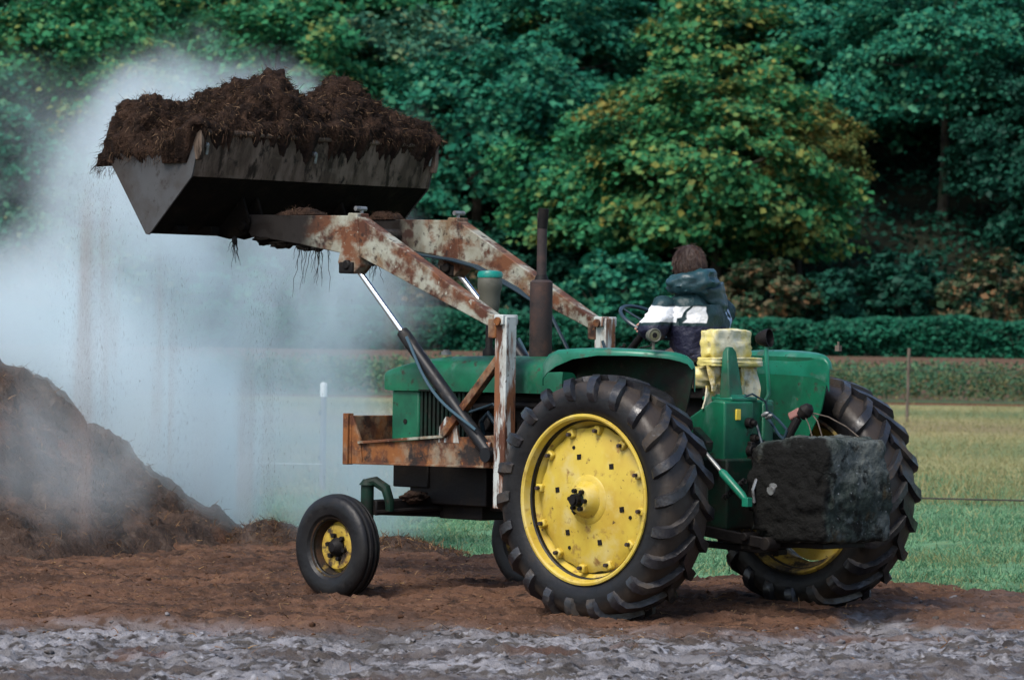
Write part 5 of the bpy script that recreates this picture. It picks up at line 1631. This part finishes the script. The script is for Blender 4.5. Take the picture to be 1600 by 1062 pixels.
Vg, Fg = blades(90000, -4.8, 5.2, 44, 116, 8, .08, .20)
M['dry_grass'] = leafmat('dry_grass_blades', [(0.14, 0.15, 0.060), (0.24, 0.23, 0.10), (0.34, 0.29, 0.14), (0.38, 0.29, 0.16)], [0, .4, .8, 1], trans=.3, patch=((0.10, 0.17, 0.08), .20, .66, .88))
tag(npmesh('dry_grass', Vg, Fg, M['dry_grass']), 'yellowing olive grass covering the farther meadow', 'grass', kind='stuff')

# ================================================================== leaves
def leaf_quads(C, Nrm, size, rng, asp=.85, fold=.25):
    """one folded leaf (two triangles) per centre"""
    n = len(C)
    Nrm = Nrm / (np.linalg.norm(Nrm, axis=1, keepdims=True) + 1e-9)
    t = rng.normal(size=(n, 3)); t -= Nrm * (t * Nrm).sum(1)[:, None]; t /= np.linalg.norm(t, axis=1, keepdims=True) + 1e-9
    b = np.cross(Nrm, t)
    s = size[:, None]
    V = np.stack([C - t * s * .5, C + b * s * asp * .5 + Nrm * s * fold * .3, C + t * s * .5 - Nrm * s * .12, C - b * s * asp * .5 + Nrm * s * fold * .3], 1).reshape(-1, 3)
    o = np.arange(n)[:, None] * 4
    F = np.stack([o + np.array([0, 1, 2]), o + np.array([0, 2, 3])], 1).reshape(-1, 3)
    return V, F
def crown(seed, rx, rz, lobes, per, leaf, lobe_r, flat=.62, droop=.3, low=-.55):
    """leaf clumps grouped into lobes over an uneven ellipsoid; z = 0 is the crown's centre"""
    r_ = np.random.default_rng(seed)
    Cs, Ns, Ss, L = [], [], [], []
    ga = pi * (3 - sqrt(5))
    for i in range(lobes):
        u = 1 - 2 * (i + .5) / lobes
        z = max(low, u) if u > low else low + r_.random() * .35
        a = i * ga + r_.normal() * .35
        rr = sqrt(max(0, 1 - z * z))
        k = r_.uniform(.62, 1.06)
        c = np.array([rr * cos(a) * rx * k, rr * sin(a) * rx * k, z * rz * k])
        R = lobe_r * r_.uniform(.65, 1.3)
        L.append(c)
        outd = c / np.array([rx, rx, rz]); outd /= np.linalg.norm(outd) + 1e-9
        # sub-clumps on the lobe
        nsub = 12
        for s in range(nsub):
            d = r_.normal(size=3); d += outd * .7 + np.array([0, 0, .55]); d /= np.linalg.norm(d)
            cc = c + d * R * np.array([1, 1, flat]) * r_.uniform(.6, 1.0)
            q = per // nsub
            dd = r_.normal(size=(q, 3)) * np.array([.42, .42, .20]) * R * .62
            dd[:, 2] -= droop * (dd[:, 0] ** 2 + dd[:, 1] ** 2) / R
            Cs.append(cc + dd)
            Ns.append(outd * .55 + np.array([0, 0, .8]) + r_.normal(size=(q, 3)) * .5)
            Ss.append(leaf * (.45 + 1.15 * r_.random(q) ** 1.6))
    C = np.concatenate(Cs); Nn = np.concatenate(Ns); S = np.concatenate(Ss)
    V, F = leaf_quads(C, Nn, S, r_)
    return V, F, L
TG = [(0.007, 0.070, 0.044), (0.014, 0.130, 0.078), (0.028, 0.185, 0.108), (0.08, 0.22, 0.11)]
M['leaf_teal'] = leafmat('deep_green_leaves', TG, [0, .35, .75, 1])
M['leaf_mid'] = leafmat('mid_green_leaves', [(0.011, 0.085, 0.038), (0.022, 0.155, 0.066), (0.044, 0.21, 0.088), (0.13, 0.22, 0.068)], [0, .35, .8, 1], patch=((0.19, 0.18, 0.04), .28, .72, .94))
M['leaf_turn'] = leafmat('yellowing_leaves', [(0.014, 0.10, 0.042), (0.032, 0.17, 0.064), (0.085, 0.21, 0.070), (0.23, 0.22, 0.05)], [0, .45, .85, 1], patch=((0.22, 0.185, 0.045), .30, .67, .90))
M['leaf_gold'] = leafmat('golden_leaves', [(0.030, 0.085, 0.030), (0.10, 0.14, 0.040), (0.20, 0.16, 0.040), (0.26, 0.14, 0.04)], [0, .4, .8, 1], patch=((0.025, 0.10, 0.035), .32, .72, .88))
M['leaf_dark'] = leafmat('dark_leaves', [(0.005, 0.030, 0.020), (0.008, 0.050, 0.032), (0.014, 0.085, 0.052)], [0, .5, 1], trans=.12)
M['leaf_haze'] = leafmat('grey_green_leaves', [(0.014, 0.080, 0.055), (0.036, 0.140, 0.092), (0.080, 0.19, 0.110), (0.18, 0.20, 0.09)], [0, .4, .85, 1])
M['leaf_rust'] = leafmat('brown_tinged_leaves', [(0.012, 0.045, 0.022), (0.035, 0.075, 0.035), (0.11, 0.09, 0.05), (0.17, 0.09, 0.04)], [0, .4, .8, 1])
CR = []
for i, (rx, rz, lobes, per, lf, lr) in enumerate(((5.2, 4.6, 70, 500, .30, 1.45), (4.6, 5.0, 66, 500, .30, 1.35), (5.6, 4.2, 72, 500, .30, 1.5), (4.2, 4.4, 58, 500, .28, 1.3), (6.2, 5.2, 86, 500, .30, 1.55))):
    V_, F_, L_ = crown(100 + i, rx, rz, lobes, per, lf, lr)
    o = npmesh('crown', V_, F_, M['leaf_teal'])
    me = o.data; bpy.data.objects.remove(o)
    r_ = random.Random(i)
    m = MB()
    hgt = rz + 3.0
    tp = [(0, 0, -hgt), (.1, .05, -hgt * .6), (.05, -.1, -hgt * .25), (.15, .1, rz * .2), (.1, 0, rz * .6)]
    m.tube(tp, [.34, .27, .22, .14, .05], n=9)
    for c in L_[::3]:
        s0 = Vector((.08, 0, -hgt * .25 + (c[2] + rz) * .35))
        mid = s0.lerp(Vector(c), .5) + Vector((r_.uniform(-.3, .3), r_.uniform(-.3, .3), -.2))
        m.tube([s0, mid, Vector(c)], [.10, .06, .02], n=5)
    o = m.build('trunk', M['bark'], smooth=60); tme = o.data; bpy.data.objects.remove(o)
    CR.append((me, tme, rz, rx))
def tree(px, d, ytop, k, matname, label, sc=1.0, name='maple_tree', group='trees on the wooded hillside'):
    """a tree standing at distance d whose top reaches about the height it has on the hillside"""
    x = (px - 800) / 6100 * d
    ztop = 1.8 + (531 - ytop) / 6100 * d
    me, tme, rz, rx = CR[k]
    zc = ztop - rz * sc * 1.12
    zg = float(terrain_base(np.array([x]), np.array([float(d)]))[0])
    e = empty(name, (x, d, zg), random.uniform(0, 6.28))
    tag(e, label, 'tree', group)
    c = bpy.data.objects.new('crown', me); COL.objects.link(c); c.parent = e
    c.location = (0, 0, zc - zg); c.scale = (sc, sc, sc)
    c.material_slots[0].link = 'OBJECT'; c.material_slots[0].material = M[matname]
    t = bpy.data.objects.new('trunk', tme); COL.objects.link(t); t.parent = e
    hb = (rz + 3.0)
    t.location = (0, 0, zc - zg); t.scale = (sc, sc, max(sc, (zc - zg + .6) / hb))
    return e
tree(985, 171, 120, 4, 'leaf_mid', 'large bright green maple filling the centre behind the exhaust pipe', .9)
tree(1115, 167, 105, 0, 'leaf_turn', 'yellowing maple with golden tips right of the driver', .98)
tree(1245, 170, 130, 3, 'leaf_gold', 'thin golden brown tree at the edge of the dark gap', .62)
tree(740, 176, 75, 2, 'leaf_teal', 'deep teal green maple right of the bucket', 1.05)
tree(610, 181, 10, 1, 'leaf_haze', 'grey green maple rising above the right end of the bucket', 1.0)
tree(860, 188, -60, 0, 'leaf_teal', 'deep green maple high behind the gap between bucket and exhaust', 1.0)
tree(1130, 184, -10, 1, 'leaf_turn', 'orange tipped maple above the large bright green one', 1.0)
tree(1290, 186, -30, 2, 'leaf_teal', 'dark teal maple above the golden brown tree', 1.0)
tree(1470, 178, -60, 4, 'leaf_teal', 'broad dark green maple overhanging the shadowed gap at right', .85)
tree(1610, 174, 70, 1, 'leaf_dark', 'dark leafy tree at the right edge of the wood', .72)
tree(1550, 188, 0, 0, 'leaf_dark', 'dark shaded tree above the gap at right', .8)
tree(1410, 190, -140, 3, 'leaf_mid', 'pale green tree at the top of the picture on the right', 1.1)
tree(430, 178, 0, 0, 'leaf_mid', 'green maple above the compost peak on the bucket', 1.0)
tree(215, 176, 55, 3, 'leaf_turn', 'yellow topped maple left of the bucket', .95)
tree(90, 180, 0, 2, 'leaf_mid', 'fresh green maple in the upper left corner', 1.0)
tree(-40, 174, 130, 1, 'leaf_teal', 'blue green maple at the left edge behind the steam', 1.0)
tree(300, 190, -110, 4, 'leaf_mid', 'green maple top along the upper edge left of centre', 1.0)
tree(150, 172, 250, 0, 'leaf_haze', 'low grey green tree half lost in the steam', .8)
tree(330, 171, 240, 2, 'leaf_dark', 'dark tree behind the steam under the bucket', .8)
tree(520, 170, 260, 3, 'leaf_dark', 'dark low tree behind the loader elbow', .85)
tree(40, 196, -150, 1, 'leaf_haze', 'hazy tree on the slope at the far upper left', 1.1)
tree(560, 196, -130, 0, 'leaf_mid', 'green tree on the slope above the bucket', 1.1)
tree(720, 198, -150, 4, 'leaf_mid', 'green tree crown on the slope at top centre', 1.0)
tree(1010, 197, -130, 2, 'leaf_mid', 'pale yellow green tree on the slope above the exhaust', 1.05)
tree(1180, 200, -170, 0, 'leaf_teal', 'teal tree on the slope at the upper edge right of centre', 1.1)
tree(1560, 198, -150, 2, 'leaf_mid', 'green tree on the slope in the upper right corner', 1.1)
tree(1330, 204, -190, 1, 'leaf_teal', 'small dark tree on the highest slope at the right', 1.0)
tree(440, 204, -200, 3, 'leaf_teal', 'small dark tree on the highest slope left of centre', 1.1)
tree(900, 206, -210, 3, 'leaf_teal', 'small dark tree on the highest slope at centre', 1.2)
tree(1720, 190, -60, 4, 'leaf_teal', 'broad tree just beyond the right edge', 1.0)
tree(-170, 188, -40, 4, 'leaf_teal', 'broad tree just beyond the left edge', 1.0)
tree(1760, 172, 120, 0, 'leaf_dark', 'low tree beyond the right edge', 1.0)
tree(790, 169, 330, 3, 'leaf_dark', 'low dark tree between the intake cap and the exhaust', .75)
# bushes at the foot of the wood
def bush(px, d, ytop, w_, h_, matname, label, seed, name='shrub'):
    x = (px - 800) / 6100 * d
    zt = 1.8 + (531 - ytop) / 6100 * d
    V_, F_, L_ = crown(seed, w_ / 2, h_ / 2, 26, 180, .26, .62, flat=.8, low=-.8)
    zg = float(terrain_base(np.array([x]), np.array([float(d)]))[0])
    e = empty(name, (x, d, zg)); tag(e, label, 'shrub', 'bushes between the hedge and the trees')
    c = npmesh('foliage', V_, F_, M[matname], e); c.location = (0, 0, zt - h_ / 2 - zg)
    m = MB(); r_ = random.Random(seed)
    for q in L_[::3]:
        m.tube([(r_.uniform(-.2, .2), r_.uniform(-.2, .2), -.1), (q[0] * .5, q[1] * .5, (zt - h_ / 2 - zg) * .5), (q[0], q[1], q[2] + zt - h_ / 2 - zg)], [.05, .035, .012], n=5)
    m.build('stems', M['bark'], e)
bush(1550, 157, 385, 4.2, 3.6, 'leaf_rust', 'brown tinged shrub at the right edge above the hedge', 201)
bush(1420, 160, 400, 4.2, 3.0, 'leaf_dark', 'dark shrub left of the brown tinged one', 202)
bush(1300, 159, 415, 4.0, 2.8, 'leaf_dark', 'dark shrub right of the driver above the hedge', 203)
bush(1190, 158, 415, 3.8, 2.6, 'leaf_rust', 'dull brown green shrub just right of the driver', 204)
bush(960, 158, 400, 4.2, 3.0, 'leaf_teal', 'green shrub behind the steering wheel', 205)
bush(700, 158, 420, 4.2, 2.8, 'leaf_rust', 'brown green shrub behind the loader elbow', 206)
bush(1660, 160, 380, 4.5, 3.4, 'leaf_dark', 'dark shrub past the right edge', 207)
bush(560, 158, 430, 4.2, 2.6, 'leaf_dark', 'dark shrub behind the near lift cylinder', 208)
bush(380, 158, 420, 4.6, 3.0, 'leaf_teal', 'green shrub lost in the steam at centre left', 209)
bush(200, 158, 400, 4.6, 3.2, 'leaf_haze', 'grey green shrub lost in the steam at left', 210)
bush(30, 158, 400, 4.6, 3.2, 'leaf_rust', 'brown green shrub in the steam at the left edge', 211)

# ---- undergrowth on the forest floor
rng = np.random.default_rng(77)
n = 60000
x = rng.uniform(-34, 38, n); y = 156 + 62 * rng.random(n) ** 1.4
PP = np.stack([x, y, 0 * x], 1)
hh = np.clip(.5 + .9 * fbm(PP * .45, 3, 5), .05, 2.2)
C = np.stack([x, y, terrain_base(x, y) + hh * rng.random(n) ** .6], 1)
Nn = rng.normal(size=(n, 3)) * .5 + np.array([0, -.3, .8])
V_, F_ = leaf_quads(C, Nn, rng.uniform(.15, .42, n), rng)
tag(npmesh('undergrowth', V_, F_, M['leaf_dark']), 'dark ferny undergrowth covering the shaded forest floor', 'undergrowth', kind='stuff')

# ---- bramble hedge
rng = np.random.default_rng(31)
n = 60000
x = rng.uniform(-30, 34, n)
y = 151 + rng.normal(size=n) * .55
PP = np.stack([x, y * 0, y * 0], 1)
topz = 1.42 + .16 * fbm(PP * .35, 3, 3) + .10 * fbm(PP * 1.6, 2, 4)
zz = topz * (1 - rng.random(n) ** 1.6)
face = np.sqrt(np.clip(1 - ((zz / topz) ** 3), 0, 1))
y = 151 - face * .9 + rng.random(n) * 1.0 + .25 * fbm(np.stack([x * 1.1, zz * 2.2, 0 * x], 1), 3, 6) * 1.5
zg = terrain_base(x, y)
C = np.stack([x, y, zg + zz], 1)
Nn = np.stack([rng.normal(size=n) * .5, -.5 + rng.normal(size=n) * .4, .8 + rng.normal(size=n) * .3], 1)
V_, F_ = leaf_quads(C, Nn, rng.uniform(.12, .26, n), rng)
hd = empty('hedge', (0, 151, 1.3)); tag(hd, 'long low dark green bramble hedge across the far side of the field', 'hedge')
M['leaf_hedge'] = leafmat('bramble_leaves', [(0.005, 0.040, 0.022), (0.008, 0.075, 0.042), (0.012, 0.11, 0.06)], [0, .5, 1], trans=.15)
o = npmesh('foliage', V_, F_, M['leaf_hedge'], hd); o.location = (0, -151, -1.3)
m = MB(); r_ = random.Random(3)
for i in range(90):
    x0 = r_.uniform(-30, 34); y0 = 150.8 + r_.uniform(-.3, .5); z0 = float(terrain_base(np.array([x0]), np.array([y0]))[0])
    m.tube([(x0, y0, z0 - .05), (x0 + r_.uniform(-.5, .5), y0 - .3, z0 + .9), (x0 + r_.uniform(-1, 1), y0 - .7, z0 + 1.1)], [.02, .015, .006], n=5)
o = m.build('stems', M['bark'], hd); o.location = (0, -151, -1.3); o['kind'] = 'stuff'

# ---- crop rows
rng = np.random.default_rng(41)
parts = []
rows = [(121.0, 1.0), (122.3, 1.0), (123.6, 1.0), (124.9, .9), (126.2, .9)]
Vs, Ls = [], []
for (ry, hs) in rows:
    npl = 330
    px = np.linspace(-26, 28, npl) + rng.normal(size=npl) * .05
    for x0 in px:
        y0 = ry + rng.normal() * .12
        h = 1.22 * hs * rng.uniform(.75, 1.12)
        k = 34
        t = rng.random(k) ** .75
        c = np.stack([x0 + rng.normal(size=k) * .13 * (.5 + t), y0 + rng.normal(size=k) * .14, h * (.10 + .92 * t)], 1)
        c[:, 2] += float(1.35 * smooth(124, 150, np.array([y0]))[0])
        Vs.append(c)
C = np.concatenate(Vs); n = len(C)
Nn = rng.normal(size=(n, 3)) * .7 + np.array([0, -.3, .6])
V1, F1 = leaf_quads(C, Nn, rng.uniform(.08, .20, n), rng, asp=.5)
M['leaf_crop'] = leafmat('crop_leaves', [(0.025, 0.085, 0.050), (0.055, 0.150, 0.082), (0.095, 0.20, 0.10), (0.19, 0.20, 0.09)], [0, .4, .8, 1], patch=((0.15, 0.135, 0.06), .16, .66, .84))
tag(npmesh('crop_plants', V1, F1, M['leaf_crop']), 'rows of waist high green crop plants beyond the meadow', 'crop', kind='stuff')

# ================================================================== fences
def post(name, p, h, r, material, label, tip=0, lean=0, group=None):
    e = empty(name, (p[0], p[1], 0)); tag(e, label, 'fence post', group)
    m = MB(); pts = [(0, 0, -.2), (lean * .3, 0, h * .3), (lean * .7, 0, h * .7), (lean, 0, h - tip)]
    m.tube(pts, [r, r, r * .95, r * .92], n=8)
    m.build('post', material, e)
    if tip:
        m = MB(); m.tube([(lean, 0, h - tip), (lean * 1.02, 0, h - .02), (lean * 1.02, 0, h)], [r * 1.15, r * 1.15, r * .7], n=8); m.build('white_tip', M['white_tip'], e)
    m = MB(); m.box((lean * .3 - r, 0, h * .3), (.04, .04, .05)); m.box((lean * .7 - r, 0, h * .72), (.04, .04, .05)); m.build('insulator', M['black'], e, bevel=.006)
    return e
post('fence_post', (-2.21, 46), 1.27, .036, M['steel_post'], 'slim grey fence post with a white tip standing in the steam', tip=.17)
post('fence_post', (9.33, 92), 1.74, .04, M['wood'], 'thin weathered wooden fence post in the yellow meadow at right', lean=.03)
def wire(name, a, b, sag, r, material, label):
    m = MB(); a = Vector(a); b = Vector(b)
    pts = []
    for k in range(25):
        t = k / 24
        q = a.lerp(b, t); q.z -= sag * 4 * t * (1 - t)
        pts.append(q)
    m.tube(pts, r, n=5)
    tag(m.build(name, material), label, 'fence wire')
wire('fence_wire', (-12, 46.4, .36), (-2.21, 45.96, .31), .02, .006, M['white_wire'], 'white fence wire running low across the steam to the white tipped post')
wire('fence_wire', (3.2, 43.4, .13), (9.0, 44.4, .06), .02, .010, M['wire'], 'dark fence wire sagging low over the meadow at right')
wire('fence_wire', (9.36, 92, 1.22), (26, 96, 1.2), .1, .006, M['wire'], 'thin upper wire of the far meadow fence running right from the wooden post')
wire('fence_wire', (-14, 90, 1.2), (9.3, 92, 1.22), .1, .006, M['wire'], 'thin upper wire of the far meadow fence running left from the wooden post')

# ================================================================== steam and falling compost
m = MB(); m.box((-3.6, 33.0, 2.35), (8.0, 7.6, 5.1))
st = m.build('steam', None, smooth=0) if False else None
bm = bmesh.new(); bmesh.ops.create_cube(bm, size=1.0)
me = bpy.data.meshes.new('steam'); bm.to_mesh(me); bm.free()
st = bpy.data.objects.new('steam', me); COL.objects.link(st)
st.location = (-3.5, 33.2, 2.42); st.scale = (7.4, 7.4, 5.2)
tag(st, 'white steam cloud rising round the bucket and over the compost pile', 'steam', kind='stuff')
sm = bpy.data.materials.new('steam'); sm.use_nodes = True
t = sm.node_tree; N = t.nodes; Lk = t.links.new
N.remove(N['Principled BSDF'])
pv = N.new('ShaderNodeVolumePrincipled')
pv.inputs['Color'].default_value = (*STEAM_COL, 1)
pv.inputs['Anisotropy'].default_value = .1
g = N.new('ShaderNodeNewGeometry')
acc = None
for (c, r, s_) in STEAM:
    a = N.new('ShaderNodeVectorMath'); a.operation = 'SUBTRACT'; Lk(g.outputs['Position'], a.inputs[0]); a.inputs[1].default_value = c
    b = N.new('ShaderNodeVectorMath'); b.operation = 'DIVIDE'; Lk(a.outputs[0], b.inputs[0]); b.inputs[1].default_value = r
    l = N.new('ShaderNodeVectorMath'); l.operation = 'LENGTH'; Lk(b.outputs[0], l.inputs[0])
    q = N.new('ShaderNodeMapRange'); q.interpolation_type = 'SMOOTHSTEP'; q.inputs[1].default_value = 1.0; q.inputs[2].default_value = .25; q.inputs[3].default_value = 0; q.inputs[4].default_value = s_
    Lk(l.outputs['Value'], q.inputs[0])
    if acc is None:
        acc = q.outputs[0]
    else:
        ad = N.new('ShaderNodeMath'); Lk(acc, ad.inputs[0]); Lk(q.outputs[0], ad.inputs[1]); acc = ad.outputs[0]
mp = N.new('ShaderNodeMapping'); mp.inputs['Scale'].default_value = (1, .8, .7); Lk(g.outputs['Position'], mp.inputs[0])
nz = N.new('ShaderNodeTexNoise'); nz.inputs['Scale'].default_value = .85; nz.inputs['Detail'].default_value = 5; nz.inputs['Roughness'].default_value = .55; nz.inputs['Distortion'].default_value = .5
Lk(mp.outputs[0], nz.inputs['Vector'])
def Mn(op, a_, b_):
    n_ = N.new('ShaderNodeMath'); n_.operation = op
    for i_, q_ in enumerate((a_, b_)):
        if isinstance(q_, (int, float)): n_.inputs[i_].default_value = q_
        else: Lk(q_, n_.inputs[i_])
    return n_.outputs[0]
er = Mn('ADD', Mn('MULTIPLY', acc, 1.25), Mn('MULTIPLY', Mn('SUBTRACT', nz.outputs['Fac'], .52), 4.4))
mu = N.new('ShaderNodeMath'); mu.operation = 'MULTIPLY'; Lk(Mn('MAXIMUM', er, 0.0), mu.inputs[0]); Lk(Mn('MINIMUM', Mn('MULTIPLY', acc, 5.0), 1.0), mu.inputs[1])
m2 = N.new('ShaderNodeMath'); m2.operation = 'MULTIPLY'; Lk(mu.outputs[0], m2.inputs[0]); m2.inputs[1].default_value = STEAM_K
Lk(m2.outputs[0], pv.inputs['Density'])
Lk(pv.outputs[0], N['Material Output'].inputs['Volume'])
me.materials.append(sm)

# falling crumbs in loose vertical streams
rng = np.random.default_rng(51)
def stream(cx, cy_, sx, sy, z0, z1, n_):
    x = cx + rng.normal(size=n_) * sx; y = cy_ + rng.normal(size=n_) * sy; z = z0 + (z1 - z0) * rng.random(n_)
    return np.stack([x, y, z], 1)
C = np.concatenate([stream(-3.12, 28.9, .10, .25, .1, 3.0, 2600), stream(-3.0, 28.6, .25, .3, .1, 2.9, 1200), stream(-1.86, 29.3, .09, .2, .05, 2.3, 1800), stream(-2.5, 29.0, .10, .2, .1, 2.4, 900), stream(-.70, 29.2, .14, .25, 1.2, 2.3, 900), stream(-2.3, 29.2, .7, .4, .05, 2.4, 900)])
n = len(C)
V_, F_ = strips(C, np.tile(np.array([[0, 0, -1.0]]), (n, 1)) + rng.normal(size=(n, 3)) * .12, rng.uniform(.006, .03, n), rng.uniform(.0006, .0016, n), 0, 8, segs=1, sway=.05)
tag(npmesh('falling_compost', V_, F_, M['dung_fleck']), 'fine crumbs of compost falling in streams from the bucket', 'falling compost', kind='stuff')

# brown dust hanging in the falling streams
bm = bmesh.new(); bmesh.ops.create_cube(bm, size=1.0)
me = bpy.data.meshes.new('falling_dust'); bm.to_mesh(me); bm.free()
fd = bpy.data.objects.new('falling_dust', me); COL.objects.link(fd)
fd.location = (-2.2, 28.92, 1.55); fd.scale = (3.4, .96, 2.96)
tag(fd, 'thin brown dust curtains falling from the bucket in front of the steam', 'dust', kind='stuff')
dm = bpy.data.materials.new('falling_dust'); dm.use_nodes = True
t = dm.node_tree; N = t.nodes; Lk = t.links.new
N.remove(N['Principled BSDF'])
pv = N.new('ShaderNodeVolumePrincipled'); pv.inputs['Color'].default_value = (.50, .40, .36, 1)
g = N.new('ShaderNodeNewGeometry'); sp = N.new('ShaderNodeSeparateXYZ'); Lk(g.outputs['Position'], sp.inputs[0])
mp = N.new('ShaderNodeMapping'); mp.inputs['Scale'].default_value = (9, 2, .5); Lk(g.outputs['Position'], mp.inputs[0])
nz = N.new('ShaderNodeTexNoise'); nz.inputs['Scale'].default_value = 1.3; nz.inputs['Detail'].default_value = 4; Lk(mp.outputs[0], nz.inputs['Vector'])
bend = Mn('MULTIPLY', Mn('SUBTRACT', nz.outputs['Fac'], .5), .16)
acc = None
for (x0, wd, z0, z1, k_) in ((-3.16, .10, .25, 2.95, 1.3), (-3.02, .05, .9, 2.95, .9), (-2.93, .03, 1.2, 2.9, .6), (-2.62, .05, .8, 2.5, .7), (-2.50, .03, .6, 2.2, .4), (-1.95, .09, .12, 1.9, .8), (-1.80, .06, .3, 1.7, .5), (-.90, .09, 1.1, 2.6, .7), (-.74, .06, 1.1, 2.5, .5), (-2.30, .25, .2, 1.6, .22)):
    d_ = Mn('ABSOLUTE', Mn('SUBTRACT', Mn('ADD', sp.outputs['X'], bend), x0), 0)
    q = N.new('ShaderNodeMapRange'); q.interpolation_type = 'SMOOTHSTEP'; q.inputs[1].default_value = wd; q.inputs[2].default_value = 0; q.inputs[3].default_value = 0; q.inputs[4].default_value = k_; Lk(d_, q.inputs[0])
    a1 = N.new('ShaderNodeMapRange'); a1.inputs[1].default_value = z0; a1.inputs[2].default_value = z0 + .5; Lk(sp.outputs['Z'], a1.inputs[0])
    a2 = N.new('ShaderNodeMapRange'); a2.inputs[1].default_value = z1; a2.inputs[2].default_value = z1 - .5; Lk(sp.outputs['Z'], a2.inputs[0])
    v_ = Mn('MULTIPLY', q.outputs[0], Mn('MULTIPLY', a1.outputs[0], a2.outputs[0]))
    acc = v_ if acc is None else Mn('ADD', acc, v_)
d1_ = N.new('ShaderNodeMapRange'); d1_.inputs[1].default_value = .47; d1_.inputs[2].default_value = .0; Lk(Mn('ABSOLUTE', Mn('SUBTRACT', sp.outputs['Y'], 28.92), 0), d1_.inputs[0])
nr = N.new('ShaderNodeMapRange'); nr.inputs[1].default_value = .35; nr.inputs[2].default_value = .65; nr.inputs[3].default_value = .2; nr.inputs[4].default_value = 1.4; Lk(nz.outputs['Fac'], nr.inputs[0])
Lk(Mn('MULTIPLY', Mn('MULTIPLY', acc, d1_.outputs[0]), Mn('MULTIPLY', nr.outputs[0], 1.1)), pv.inputs['Density'])
Lk(pv.outputs[0], N['Material Output'].inputs['Volume'])
me.materials.append(dm)
